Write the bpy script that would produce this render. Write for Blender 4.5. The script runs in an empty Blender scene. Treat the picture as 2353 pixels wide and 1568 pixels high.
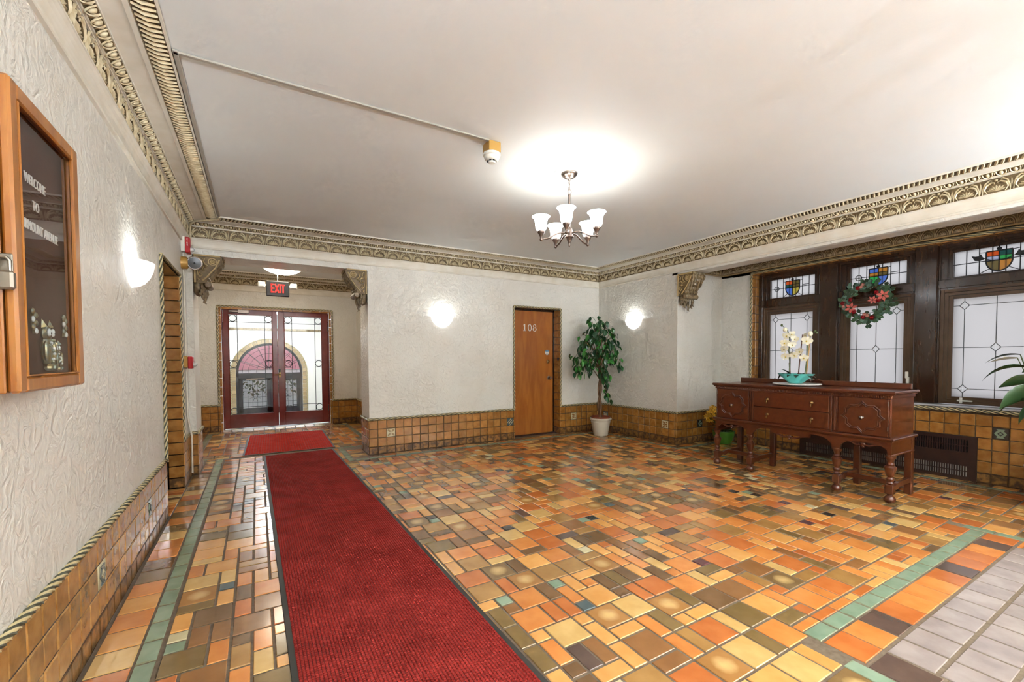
import bpy, bmesh, math, random
from mathutils import Vector, Matrix
random.seed(11)
S = bpy.context.scene
COL = S.collection
PI = math.pi

# ------------------------------------------------------------------ camera
F_PX, YAW, PITCH, ROLL, PP_Y = 999.096, math.radians(30.3878), math.radians(-1.7391), math.radians(-0.2609), 854.22
CAM = Vector((0.0, 0.0, 1.225))
_f = Vector((math.sin(YAW)*math.cos(PITCH), math.cos(YAW)*math.cos(PITCH), math.sin(PITCH)))
_r0 = Vector((math.cos(YAW), -math.sin(YAW), 0)); _u0 = _r0.cross(_f)
_r = _r0*math.cos(ROLL) + _u0*math.sin(ROLL); _u = -_r0*math.sin(ROLL) + _u0*math.cos(ROLL)
cd = bpy.data.cameras.new('camera'); cam = bpy.data.objects.new('camera', cd); COL.objects.link(cam)
cd.sensor_fit = 'HORIZONTAL'; cd.sensor_width = 36.0; cd.lens = F_PX/2353*36.0
cd.shift_y = (PP_Y-784.0)/2353.0; cd.clip_start = 0.02; cd.clip_end = 200
cam.matrix_world = Matrix(((_r.x,_u.x,-_f.x,CAM.x),(_r.y,_u.y,-_f.y,CAM.y),(_r.z,_u.z,-_f.z,CAM.z),(0,0,0,1)))
S.camera = cam
def project(p):
    v = Vector(p)-CAM; z = v.dot(_f)
    if z < .05: return None
    return 1176.5+F_PX*v.dot(_r)/z, PP_Y-F_PX*v.dot(_u)/z

# ------------------------------------------------------------------ world, exposure
SKY_STRENGTH = .175
w = bpy.data.worlds.new('overcast_sky'); S.world = w; w.use_nodes = True
wn = w.node_tree; bg = wn.nodes['Background']
tc = wn.nodes.new('ShaderNodeTexCoord'); sx = wn.nodes.new('ShaderNodeSeparateXYZ'); cr = wn.nodes.new('ShaderNodeValToRGB')
wn.links.new(tc.outputs['Generated'], sx.inputs[0]); wn.links.new(sx.outputs['Z'], cr.inputs[0])
cr.color_ramp.elements[0].color = (.93,.95,1.0,1); cr.color_ramp.elements[1].color = (.86,.90,1.0,1)
wn.links.new(cr.outputs[0], bg.inputs[0]); bg.inputs[1].default_value = SKY_STRENGTH
S.view_settings.view_transform = 'Standard'; S.view_settings.look = 'None'
S.view_settings.gamma = 1.0; S.view_settings.use_curve_mapping = False
S.view_settings.exposure = 2.4
CHANDELIER_W, FILL_CHANDELIER_W, SCONCE_W, FILL_SCONCE_W = .12, 22.0, .55, 100.0  # lamps behind the viewer are added fill light, hence their higher power
WARM = (.84, .91, 1.0); NEUTRAL = (.77, .86, .97)
try:
    S.cycles.use_denoising = True; S.cycles.max_bounces = 6; S.cycles.diffuse_bounces = 3; S.cycles.glossy_bounces = 3; S.cycles.transparent_max_bounces = 10; S.cycles.use_adaptive_sampling = True; S.cycles.adaptive_threshold = .07; S.cycles.adaptive_min_samples = 20
    S.cycles.sample_clamp_indirect = 6.0; S.cycles.caustics_reflective = False; S.cycles.caustics_refractive = False
except Exception: pass

# ------------------------------------------------------------------ plan of the place (metres)
XL, XR, XW, YB, Y0, YV, HC = -.6156, 5.0458, 6.0314, 5.6681, -2.9, 8.835, 2.6885
YS, YS2 = 4.057, .36            # bay side walls
XP, XPL = 1.2097, -.555         # opening to the vestibule
YP = 6.13                       # back of the thick wall around that opening
ZSO, ZSB = 2.34, 2.375          # soffits over the opening and over the bay
XVL, XVR = -.92, 1.665          # vestibule side walls
ROWS = [0, .097, .2095, .322, .4345]
ROWSW = ROWS + [.547, .6595]
PT = .1125                      # wall tile pitch

# ------------------------------------------------------------------ mesh builder
class MB:
    def __init__(s): s.v=[]; s.f=[]; s.m=[]; s.uv=[]
    def face(s, pts, mi=0, uv=None):
        n=len(s.v); s.v += [tuple(p) for p in pts]; s.f.append(tuple(range(n,n+len(pts)))); s.m.append(mi)
        s.uv.append(uv or [(0.5,0.5)]*len(pts))
    def raw(s, vs, fs, mi=0):
        n=len(s.v); s.v += [tuple(p) for p in vs]
        for f in fs: s.f.append(tuple(i+n for i in f)); s.m.append(mi); s.uv.append([(0.5,0.5)]*len(f))
        return s
    def box(s, x0,y0,z0,x1,y1,z1, mi=0, T=None):
        vs=[Vector((x,y,z)) for z in (z0,z1) for y in (y0,y1) for x in (x0,x1)]
        if T: vs=[T@v for v in vs]
        return s.raw(vs, [(0,2,3,1),(4,5,7,6),(0,1,5,4),(2,6,7,3),(0,4,6,2),(1,3,7,5)], mi)
    def cbox(s, x0,y0,z0,x1,y1,z1, b, mi=0, T=None):
        """box with chamfered edges all round"""
        vs=[];idx={}
        X=(x0,x1);Y=(y0,y1);Z=(z0,z1)
        for i in (0,1):
            for j in (0,1):
                for k in (0,1):
                    sx,sy,sz=(1 if i==0 else -1),(1 if j==0 else -1),(1 if k==0 else -1)
                    for a,o in enumerate(((0,sy*b,sz*b),(sx*b,0,sz*b),(sx*b,sy*b,0))):
                        idx[(i,j,k,a)]=len(vs); vs.append(Vector((X[i]+o[0],Y[j]+o[1],Z[k]+o[2])))
        fs=[]
        for a in range(3):
            for side in (0,1):
                q=[]
                for p,r in ((0,0),(1,0),(1,1),(0,1)):
                    c=[0,0,0]; c[a]=side; c[(a+1)%3]=p; c[(a+2)%3]=r
                    q.append(idx[(c[0],c[1],c[2],a)])
                fs.append(tuple(q if side==1 else q[::-1]))
        for a in range(3):           # edges along axis a
            b1,b2=(a+1)%3,(a+2)%3
            for p in (0,1):
                for r in (0,1):
                    c0=[0,0,0];c1=[0,0,0];c0[b1]=c1[b1]=p;c0[b2]=c1[b2]=r;c1[a]=1
                    q=[idx[(*c0,b1)],idx[(*c1,b1)],idx[(*c1,b2)],idx[(*c0,b2)]]
                    fs.append(tuple(q if (p==r) else q[::-1]))
        for i in (0,1):
            for j in (0,1):
                for k in (0,1):
                    q=[idx[(i,j,k,0)],idx[(i,j,k,1)],idx[(i,j,k,2)]]
                    fs.append(tuple(q if (i+j+k)%2==1 else q[::-1]))
        if T: vs=[T@v for v in vs]
        return s.raw(vs, fs, mi)
    def lathe(s, prof, n=20, T=None, mi=0, a0=0, a1=2*PI, cap=True):
        full = abs(a1-a0-2*PI)<1e-6; k=n if full else n+1
        vs=[]
        for r,z in prof:
            for i in range(k):
                a=a0+(a1-a0)*i/n; vs.append(Vector((r*math.cos(a),r*math.sin(a),z)))
        fs=[]
        for j in range(len(prof)-1):
            for i in range(n):
                i2=(i+1)%k; fs.append((j*k+i,j*k+i2,(j+1)*k+i2,(j+1)*k+i))
        if cap and full:
            if prof[0][0]>1e-5: fs.append(tuple(range(k))[::-1])
            if prof[-1][0]>1e-5: fs.append(tuple((len(prof)-1)*k+i for i in range(k)))
        if T: vs=[T@v for v in vs]
        return s.raw(vs,fs,mi)
    def tube(s, pts, r, n=8, mi=0, closed=False, flat=1.0, cap=True):
        pts=[Vector(p) for p in pts]; k=len(pts); rs=r if isinstance(r,(list,tuple)) else [r]*k
        vs=[];prev=None
        for i,p in enumerate(pts):
            if closed: t=(pts[(i+1)%k]-pts[i-1]).normalized()
            else: t=(pts[min(i+1,k-1)]-pts[max(i-1,0)]).normalized()
            if prev is None:
                a=Vector((0,0,1)) if abs(t.z)<.9 else Vector((1,0,0)); nn=t.cross(a).normalized()
            else:
                nn=(prev-t*prev.dot(t)); nn=nn.normalized() if nn.length>1e-6 else prev
            prev=nn; b=t.cross(nn)
            for j in range(n):
                an=2*PI*j/n; vs.append(p+nn*(rs[i]*math.cos(an))+b*(rs[i]*flat*math.sin(an)))
        fs=[]
        for i in range(k if closed else k-1):
            i2=(i+1)%k
            for j in range(n): fs.append((i*n+j,i*n+(j+1)%n,i2*n+(j+1)%n,i2*n+j))
        if cap and not closed: fs.append(tuple(range(n))[::-1]); fs.append(tuple((k-1)*n+j for j in range(n)))
        return s.raw(vs,fs,mi)
    def prism(s, poly, z0, z1, T=None, mi=0):
        a=sum(poly[i][0]*poly[(i+1)%len(poly)][1]-poly[(i+1)%len(poly)][0]*poly[i][1] for i in range(len(poly)))
        if a<0: poly=poly[::-1]
        n=len(poly); vs=[Vector((x,y,z0)) for x,y in poly]+[Vector((x,y,z1)) for x,y in poly]
        fs=[tuple(range(n))[::-1],tuple(range(n,2*n))]+[(i,(i+1)%n,n+(i+1)%n,n+i) for i in range(n)]
        if T: vs=[T@v for v in vs]
        return s.raw(vs,fs,mi)
    def ball(s, c, r, n=10, m=6, mi=0, sc=(1,1,1), T=None):
        vs=[];c=Vector(c)
        for j in range(1,m):
            ph=PI*j/m
            for i in range(n):
                a=2*PI*i/n; vs.append(c+Vector((r*sc[0]*math.sin(ph)*math.cos(a),r*sc[1]*math.sin(ph)*math.sin(a),-r*sc[2]*math.cos(ph))))
        b=len(vs); vs.append(c-Vector((0,0,r*sc[2]))); vs.append(c+Vector((0,0,r*sc[2])))
        fs=[(j*n+i,j*n+(i+1)%n,(j+1)*n+(i+1)%n,(j+1)*n+i) for j in range(m-2) for i in range(n)]
        fs+=[(b,(i+1)%n,i) for i in range(n)]+[(b+1,(m-2)*n+i,(m-2)*n+(i+1)%n) for i in range(n)]
        if T: vs=[T@v for v in vs]
        return s.raw(vs,fs,mi)
    def sweep(s, prof, path, closed=False, mi=0, mis=None):
        """profile (d,z): d to the left of the travel direction, along a horizontal mitred path"""
        P=[Vector((p[0],p[1])) for p in path]; k=len(P); L=[]
        for i in range(k):
            d0=(P[i]-P[i-1]).normalized() if (closed or i>0) else None
            d1=(P[(i+1)%k]-P[i]).normalized() if (closed or i<k-1) else None
            if d0 is None: d0=d1
            if d1 is None: d1=d0
            n0=Vector((-d0.y,d0.x)); n1=Vector((-d1.y,d1.x)); b=(n0+n1)
            b=b/ (1+n0.dot(n1)); L.append(b)
        m=len(prof); vs=[Vector((P[i].x+L[i].x*d,P[i].y+L[i].y*d,z)) for i in range(k) for d,z in prof]
        n0=len(s.v); s.v+=[tuple(v) for v in vs]
        for i in range(k if closed else k-1):
            i2=(i+1)%k
            for j in range(m-1):
                s.f.append((n0+i*m+j,n0+i2*m+j,n0+i2*m+j+1,n0+i*m+j+1)); s.m.append(mis[j] if mis else mi); s.uv.append([(.5,.5)]*4)
        return s
    def add(s, o, T, mi=None):
        n=len(s.v); s.v+=[tuple(T@Vector(v)) for v in o.v]
        for f,m,u in zip(o.f,o.m,o.uv): s.f.append(tuple(i+n for i in f)); s.m.append(m if mi is None else mi); s.uv.append(u)
        return s
    def mesh(s, name, mats, smooth=None, fixn=False):
        me=bpy.data.meshes.new(name); me.from_pydata(s.v,[],s.f)
        for mm in (mats if isinstance(mats,(list,tuple)) else [mats]): me.materials.append(mm)
        me.polygons.foreach_set('material_index', s.m)
        ul=me.uv_layers.new(name='uv'); flat=[c for u in s.uv for p in u for c in p]
        ul.data.foreach_set('uv', flat)
        if fixn:
            bm=bmesh.new(); bm.from_mesh(me); bmesh.ops.recalc_face_normals(bm, faces=bm.faces); bm.to_mesh(me); bm.free()
        if smooth:
            me.polygons.foreach_set('use_smooth',[True]*len(me.polygons)); me.set_sharp_from_angle(angle=math.radians(smooth))
        me.update(); return me

def link(name, data, parent=None, T=None):
    o=bpy.data.objects.new(name,data); COL.objects.link(o)
    if parent is not None: o.parent=parent
    if T is not None: o.matrix_local=T
    return o
def mk(name, mb, mats, parent=None, smooth=None, T=None, fixn=False):
    return link(name, mb.mesh(name,mats,smooth,fixn), parent, T)
def struct(name, mb, mats, smooth=None, label=None):
    o=mk(name,mb,mats,None,smooth); o['kind']='structure'
    if label: o['label']=label
    return o
def tag(o,label,cat,group=None):
    o['label']=label; o['category']=cat
    if group: o['group']=group
    return o
def thing(name,label,cat,loc=(0,0,0),rotz=0,group=None):
    o=link(name,None); o.location=loc; o.rotation_euler=(0,0,rotz); o.empty_display_size=.05
    return tag(o,label,cat,group)
def dup_part(src, parent, T=None):
    o=src.copy(); COL.objects.link(o); o.parent=parent
    if T is not None: o.matrix_local=T
    return o
Tr=Matrix.Translation
def Rz(a): return Matrix.Rotation(a,4,'Z')
def Rx(a): return Matrix.Rotation(a,4,'X')
def Ry(a): return Matrix.Rotation(a,4,'Y')
def Sc(x,y,z): return Matrix.Diagonal((x,y,z,1))
def frame(o,ex,ey,ez):
    return Matrix(((ex[0],ey[0],ez[0],o[0]),(ex[1],ey[1],ez[1],o[1]),(ex[2],ey[2],ez[2],o[2]),(0,0,0,1)))
def align(p,q):
    """frame at p whose z axis points to q"""
    z=(Vector(q)-Vector(p)).normalized(); a=Vector((0,0,1)) if abs(z.z)<.95 else Vector((1,0,0))
    x=a.cross(z).normalized(); y=z.cross(x); return frame(p,x,y,z)

# ------------------------------------------------------------------ materials
def lin(c):
    if isinstance(c,str): c=[int(c[i:i+2],16)/255 for i in (0,2,4)]
    return tuple((x/12.92 if x<=.04045 else ((x+.055)/1.055)**2.4) for x in c)+(1,)
MAT={}
def material(name, col, rough=.5, metal=0, col2=None, nscale=6, ndetail=4, ndist=0, nramp=(.35,.65), stretch=None, bump=0, bscale=30, bdist=.01, bdetail=4, bdistort=0,
        objvar=0, emit=None, estr=0, coat=0, edge=None, edgew=.12, flash=None, spec=.5, trans=0, sheen=0, alpha=None, bvoro=False):
    m=bpy.data.materials.new(name); m.use_nodes=True; nt=m.node_tree; N=nt.nodes; L=nt.links
    p=N['Principled BSDF']; p.inputs['Roughness'].default_value=rough; p.inputs['Metallic'].default_value=metal
    p.inputs['Base Color'].default_value=lin(col); p.inputs['Specular IOR Level'].default_value=spec
    if coat: p.inputs['Coat Weight'].default_value=coat; p.inputs['Coat Roughness'].default_value=.12
    if trans: p.inputs['Transmission Weight'].default_value=trans
    if sheen: p.inputs['Sheen Weight'].default_value=sheen
    t=N.new('ShaderNodeTexCoord'); oi=N.new('ShaderNodeObjectInfo')
    va=N.new('ShaderNodeVectorMath'); va.operation='MULTIPLY_ADD'
    comb=N.new('ShaderNodeCombineXYZ'); 
    for i in range(3): L.new(oi.outputs['Random'],comb.inputs[i])
    L.new(comb.outputs[0],va.inputs[0]); va.inputs[1].default_value=(37,53,29); L.new(t.outputs['Object'],va.inputs[2])
    vec=va.outputs[0]
    if stretch:
        mp=N.new('ShaderNodeMapping'); mp.inputs['Scale'].default_value=stretch; L.new(vec,mp.inputs['Vector']); svec=mp.outputs[0]
    else: svec=vec
    cur=None
    def mix(fac,a,b):
        x=N.new('ShaderNodeMix'); x.data_type='RGBA'
        L.new(fac,x.inputs['Factor']) if not isinstance(fac,float) else setattr(x.inputs['Factor'],'default_value',fac)
        for s_,v in ((6,a),(7,b)):
            if isinstance(v,tuple): x.inputs[s_].default_value=v
            else: L.new(v,x.inputs[s_])
        return x.outputs[2]
    if col2:
        n=N.new('ShaderNodeTexNoise'); n.inputs['Scale'].default_value=nscale; n.inputs['Detail'].default_value=ndetail; n.inputs['Distortion'].default_value=ndist
        L.new(svec,n.inputs['Vector']); r=N.new('ShaderNodeMapRange'); r.inputs[1].default_value=nramp[0]; r.inputs[2].default_value=nramp[1]
        L.new(n.outputs['Fac'],r.inputs[0]); cur=mix(r.outputs[0],lin(col),lin(col2))
    if edge or flash:
        sp=N.new('ShaderNodeSeparateXYZ'); L.new(t.outputs['UV'],sp.inputs[0])
        def absd(o):
            a=N.new('ShaderNodeMath'); a.operation='SUBTRACT'; L.new(o,a.inputs[0]); a.inputs[1].default_value=.5
            b=N.new('ShaderNodeMath'); b.operation='ABSOLUTE'; L.new(a.outputs[0],b.inputs[0]); return b.outputs[0]
        ax,ay=absd(sp.outputs[0]),absd(sp.outputs[1])
        nz=N.new('ShaderNodeTexNoise'); nz.inputs['Scale'].default_value=24; L.new(vec,nz.inputs['Vector'])
        if edge:
            mx=N.new('ShaderNodeMath'); mx.operation='MAXIMUM'; L.new(ax,mx.inputs[0]); L.new(ay,mx.inputs[1])
            ad=N.new('ShaderNodeMath'); ad.operation='MULTIPLY_ADD'; L.new(nz.outputs['Fac'],ad.inputs[0]); ad.inputs[1].default_value=.16; L.new(mx.outputs[0],ad.inputs[2])
            r=N.new('ShaderNodeMapRange'); r.inputs[1].default_value=.58-edgew; r.inputs[2].default_value=.58; r.inputs[4].default_value=.8; L.new(ad.outputs[0],r.inputs[0])
            cur=mix(r.outputs[0], cur or lin(col), lin(edge))
        if flash:
            pw=N.new('ShaderNodeMath'); pw.operation='ADD'
            for i,a in enumerate((ax,ay)):
                q=N.new('ShaderNodeMath'); q.operation='MULTIPLY'; L.new(a,q.inputs[0]); L.new(a,q.inputs[1]); L.new(q.outputs[0],pw.inputs[i])
            ad=N.new('ShaderNodeMath'); ad.operation='MULTIPLY_ADD'; L.new(nz.outputs['Fac'],ad.inputs[0]); ad.inputs[1].default_value=.09; L.new(pw.outputs[0],ad.inputs[2])
            r=N.new('ShaderNodeMapRange'); r.inputs[1].default_value=.17; r.inputs[2].default_value=.04; r.inputs[4].default_value=.85; L.new(ad.outputs[0],r.inputs[0])
            cur=mix(r.outputs[0], cur or lin(col), lin(flash))
    if objvar:
        hs=N.new('ShaderNodeHueSaturation'); r=N.new('ShaderNodeMapRange'); r.inputs[3].default_value=1-objvar; r.inputs[4].default_value=1+objvar
        L.new(oi.outputs['Random'],r.inputs[0]); L.new(r.outputs[0],hs.inputs['Value'])
        if cur is None: hs.inputs['Color'].default_value=lin(col)
        else: L.new(cur,hs.inputs['Color'])
        cur=hs.outputs[0]
    if cur is not None: L.new(cur,p.inputs['Base Color'])
    if bump:
        n=N.new('ShaderNodeTexVoronoi' if bvoro else 'ShaderNodeTexNoise'); n.inputs['Scale'].default_value=bscale
        if not bvoro: n.inputs['Detail'].default_value=bdetail; n.inputs['Distortion'].default_value=bdistort
        L.new(svec if stretch else vec,n.inputs['Vector']); b=N.new('ShaderNodeBump'); b.inputs['Strength'].default_value=bump; b.inputs['Distance'].default_value=bdist
        L.new(n.outputs[0],b.inputs['Height']); L.new(b.outputs[0],p.inputs['Normal'])
    if emit: p.inputs['Emission Color'].default_value=lin(emit) if isinstance(emit,str) else (*emit,1); p.inputs['Emission Strength'].default_value=estr
    MAT[name]=m; return m
def thin_glass(name, tint=(1,1,1), refl=.08, grazing=.55, rough=.02):
    m=bpy.data.materials.new(name); m.use_nodes=True; nt=m.node_tree; N=nt.nodes; L=nt.links; N.remove(N['Principled BSDF'])
    out=N['Material Output']; tr=N.new('ShaderNodeBsdfTransparent'); tr.inputs[0].default_value=(*tint,1)
    gl=N.new('ShaderNodeBsdfGlossy'); gl.inputs['Roughness'].default_value=rough
    lw=N.new('ShaderNodeLayerWeight'); lw.inputs[0].default_value=.5
    pw=N.new('ShaderNodeMath'); pw.operation='POWER'; L.new(lw.outputs['Facing'],pw.inputs[0]); pw.inputs[1].default_value=4
    ma=N.new('ShaderNodeMath'); ma.operation='MULTIPLY_ADD'; L.new(pw.outputs[0],ma.inputs[0]); ma.inputs[1].default_value=grazing; ma.inputs[2].default_value=refl
    mx=N.new('ShaderNodeMixShader'); L.new(ma.outputs[0],mx.inputs[0]); L.new(tr.outputs[0],mx.inputs[1]); L.new(gl.outputs[0],mx.inputs[2]); L.new(mx.outputs[0],out.inputs[0])
    MAT[name]=m; return m
def frosted(name, col, refl=.05, clear=0.0, bump=0, bscale=60, rough=.04):
    """obscured glass: daylight diffuses through it, lamps mirror on its smooth face"""
    m=bpy.data.materials.new(name); m.use_nodes=True; nt=m.node_tree; N=nt.nodes; L=nt.links; N.remove(N['Principled BSDF'])
    out=N['Material Output']; tl=N.new('ShaderNodeBsdfTranslucent'); tl.inputs[0].default_value=lin(col)
    gl=N.new('ShaderNodeBsdfGlossy'); gl.inputs['Roughness'].default_value=rough
    cur=tl.outputs[0]
    if clear:
        tr=N.new('ShaderNodeBsdfTransparent'); tr.inputs[0].default_value=lin(col); mm=N.new('ShaderNodeMixShader'); mm.inputs[0].default_value=clear
        L.new(cur,mm.inputs[1]); L.new(tr.outputs[0],mm.inputs[2]); cur=mm.outputs[0]
    mx=N.new('ShaderNodeMixShader'); mx.inputs[0].default_value=refl; L.new(cur,mx.inputs[1]); L.new(gl.outputs[0],mx.inputs[2]); L.new(mx.outputs[0],out.inputs[0])
    if bump:
        t=N.new('ShaderNodeTexCoord'); n=N.new('ShaderNodeTexNoise'); n.inputs['Scale'].default_value=bscale; L.new(t.outputs['Object'],n.inputs['Vector'])
        b=N.new('ShaderNodeBump'); b.inputs['Strength'].default_value=bump; b.inputs['Distance'].default_value=.005; L.new(n.outputs[0],b.inputs['Height']); L.new(b.outputs[0],gl.inputs['Normal'])
    MAT[name]=m; return m

PLASTER=material('plaster','E9E5DB',.38,col2='E2DCD0',nscale=2.2,bump=.9,bscale=13,bdist=.014,bdetail=6,bdistort=1.9)
CEILP=material('ceiling_paint','E7E9E7',.6,col2='E4E5E1',nscale=1.2,bump=.05,bscale=40)
CROWNP=material('crown_paint','E8E1D2',.42,col2='DFD6C3',nscale=9)
CROWNW=material('crown_wash','7E6844',.5,col2='5E4A2C',nscale=22,nramp=(.3,.7))
CROWNM=material('crown_relief','D8CAA8',.42,col2='BFAC86',nscale=30)
GILT=material('corbel_gilt','C4AA78',.4,col2='A88C58',nscale=24,nramp=(.3,.75))
GILTD=material('corbel_wash','93805F',.38,col2='6A5840',nscale=34,nramp=(.35,.65))
WTILE=material('wall_tile_glaze','B27C3C',.24,col2='98642A',nscale=16,objvar=.15,edge='BE9054',edgew=.045,bump=.12,bscale=26,coat=.3)
WTILEB=material('wall_tile_base','9A6C36',.3,col2='523820',nscale=24,nramp=(.42,.62),objvar=.12,edge='4A2F17',edgew=.16,bump=.3,bscale=26)
GROUT=material('wall_grout','402C1A',.85,col2='54402A',nscale=60)
FGROUT=material('floor_grout','655440',.8,col2='746350',nscale=45)
ROPEC=material('rope_cream','DCCB9C',.35,col2='CDB987',nscale=40)
ROPEG=material('rope_green','4A4C3E',.35,col2='5B5B48',nscale=40)
FT={}
for k,c,c2,fl in (('orange','DA8C46','CE7C38',None),('rust','C87438','BC672E',None),('peach','E3A55C','DA984E',None),('tan','B0844A','A2763E',None),('yellow','DDB471','D0A55F',None),
        ('olive','866B40','7A6034',None),('brown','7E5C3A','70502E',None),('umber','9A6A3C','8E5E32',None),('olive_flash','8A6B42','7D5F36','D9B374'),('tan_flash','B07D45','A67238','E0B878'),
        ('green','90A288','7F9479',None),('black','302D2A','3A3632',None),('maroon','5E2E31','6A3A36',None),('slate','4C5A5C','56605E',None),('dark','5A453A','665044',None),('mauve','9A8A84','AC9C94',None),('cream','D8CBA2','CDBD92',None)):
    FT[k]=material('floor_tile_'+k,c,.27,col2=c2,nscale=9,objvar=.07,flash=fl,bump=.10,bscale=14,bdist=.004,coat=.6, edge=('7E7A5A' if k=='green' else None),edgew=.05)
FTK=list(FT); FTM=[FT[k] for k in FTK]
WOODD=material('door_wood','9C5820',.3,col2='AE6A2A',nscale=3.0,ndetail=5,ndist=.9,stretch=(4,4,.6),bump=.03,bscale=60,coat=.25)
WOODB=material('board_wood','96581E',.3,col2='AC7030',nscale=5,ndetail=6,ndist=.5,stretch=(8,8,1),coat=.3)
WOODS=material('sideboard_wood','5A2A12',.28,col2='4E220E',nscale=5,ndetail=5,stretch=(6,1,6),coat=.35,bump=.02,bscale=50)
WOODW=material('window_wood','3C2616',.22,col2='2E1B0F',nscale=5,ndetail=5,stretch=(4,4,.8),coat=.5,bump=.05,bscale=24)
SASH=material('sash_bronze','5A4532',.32,col2='4C3827',nscale=8,metal=.15)
REDP=material('door_red_paint','7A231B',.25,col2='6A1B14',nscale=5,coat=.4,bump=.06,bscale=22)
IRON=material('black_iron','17181A',.4)
LEAD=material('lead_came','6C6F70',.4,metal=.4)
LEADB=material('black_came','191C20',.5)
BRASS=material('brass','9A7848',.35,metal=.9,col2='6E5030',nscale=40)
NICKEL=material('brushed_nickel','8F8278',.32,metal=1)
BRONZE=material('lamp_bronze','7A6A60',.34,metal=.9)
STEEL=material('steel','C8C8C8',.2,metal=1)
RACE=material('raceway_paint','A8A194',.6); WHITEP=material('white_plastic','E4E0D4',.4); GOLDBOX=material('gold_paint','B98F47',.4,metal=.2)
BLACKP=material('black_plastic','1B1A19',.4)
REDPL=material('red_plastic','B3141B',.35)
LENS=material('lens_plastic','CFCFCB',.12,spec=.8)
EXITR=material('exit_letter','FF2A20',.4,emit='FF2018',estr=.22)
SHADE=material('lamp_shade_glass','FFF6E2',.35,emit=(.86,.92,1.0),estr=2.7)
SCGL=material('sconce_glass','F4EFE2',.3,emit=(.95,.97,1.0),estr=.32)
RUGR=material('runner_pile','98302A',.95,col2='7A221D',nscale=5,nramp=(.3,.75),spec=.05)
MATR=material('mat_pile','B83A30',.95,col2='A83028',nscale=8,spec=.05)
RUBBER=material('rug_rubber','34322C',.6)
LEAF=[material('ficus_leaf_%d'%i,c,.38,objvar=.25,coat=.2) for i,c in enumerate(('245628','3A8432','1C4521'))]
LILYL=material('lily_leaf','20391F',.35,col2='2E4C28',nscale=6,objvar=.2,coat=.2)
LILYW=material('lily_spathe','CFCFC2',.5)
BARK=material('trunk_bark','7C5C40',.8,col2='5C4029',nscale=20,stretch=(3,3,.6),bump=.5,bscale=40)
POTW=material('pot_cream','D9D0BC',.45); TERRA=material('terracotta','8E4426',.6,col2='7A371D',nscale=14)
GREENP=material('pot_green','3F7A1E',.35); TEAL=material('bowl_teal','66CFC8',.28,coat=.3); SOIL=material('soil','2A2018',.95)
ORCH=material('orchid_petal','F3EED9',.5,col2='EBE2BF',nscale=14); ORCHC=material('orchid_centre','CDB24A',.5)
STEMG=material('stem_green','4E5A2E',.5); STEMB=material('stem_brown','6A4436',.6); ORL=material('orchid_leaf','26382A',.35,coat=.2)
MARBLE=material('marble','DDD8CF',.2,col2='B9B4AC',nscale=7,ndist=1.5)
YELF=material('yellow_petal','D9A21E',.5,objvar=.15); REDF=material('rose_red','A3101B',.5,objvar=.15); PINKF=material('lily_pink','E8766A',.5,objvar=.1); ROSEP=material('rose_pink','DB9A8C',.5)
WLEAF=[material('wreath_leaf_%d'%i,c,.5,objvar=.2) for i,c in enumerate(('33492F','4A6A48','5E7F6E'))]
BABY=material('white_sprig','D9D8CC',.6)
GRILLE=material('grille_metal','2B1711',.45,col2='3A2218',nscale=12,metal=.2); FIN=material('fin_metal','A9A69E',.45,metal=.3); BACKBLK=material('backing_black','0B0908',.9)
SILL=material('sill_stone','C9CBD2',.18,coat=.4)
BOARDB=material('felt_brown','4A2A1E',.9,col2='3E2218',nscale=30,stretch=(1,1,30))
LETW=material('letter_white','E9E6DE',.5); OWLG=material('owl_gilt','A8935C',.3,metal=.8,col2='8FA6A0',nscale=60); GEM=material('owl_gem','D8E2E0',.1,spec=.9)
PADL=material('padlock_metal','8C8478',.3,metal=.9)
CORRW=material('foyer_wall','E2E0DA',.5); FOYT=material('foyer_ring_tile','9A8562',.35,objvar=.12)
DOORDK=material('outer_door_paint','161A21',.3)
ASPH=material('asphalt','9A9A96',.9); PAVE=material('pavement','CFCBC2',.9)
HEDGE=[material('hedge_%d'%i,c,.8,objvar=.2) for i,c in enumerate(('4A5A3A','6B6248','3C4A30'))]
SKYG=frosted('frosted_pane','E8E4E2',refl=.06,bump=.15,bscale=90)
TRG=frosted('transom_pane','EDEBEA',refl=.04,bump=.3,bscale=40)
ST={k:frosted('stained_'+k,c,refl=.04) for k,c in (('red','F0642E'),('olive','7A6A3A'),('green','3CC05E'),('blue','5E86E8'),('amber','D8923C'),('teal','2E5E56'),('pale','C9CFEA'),('yellow','D8C452'))}
CLEAR=thin_glass('clear_glass',(.97,.98,.98),.06,.5)
DOORGL=thin_glass('door_glass',(.94,.96,.97),.07,.5)
AWN=frosted('awning_fabric','F0A0AE',refl=.0)

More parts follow.
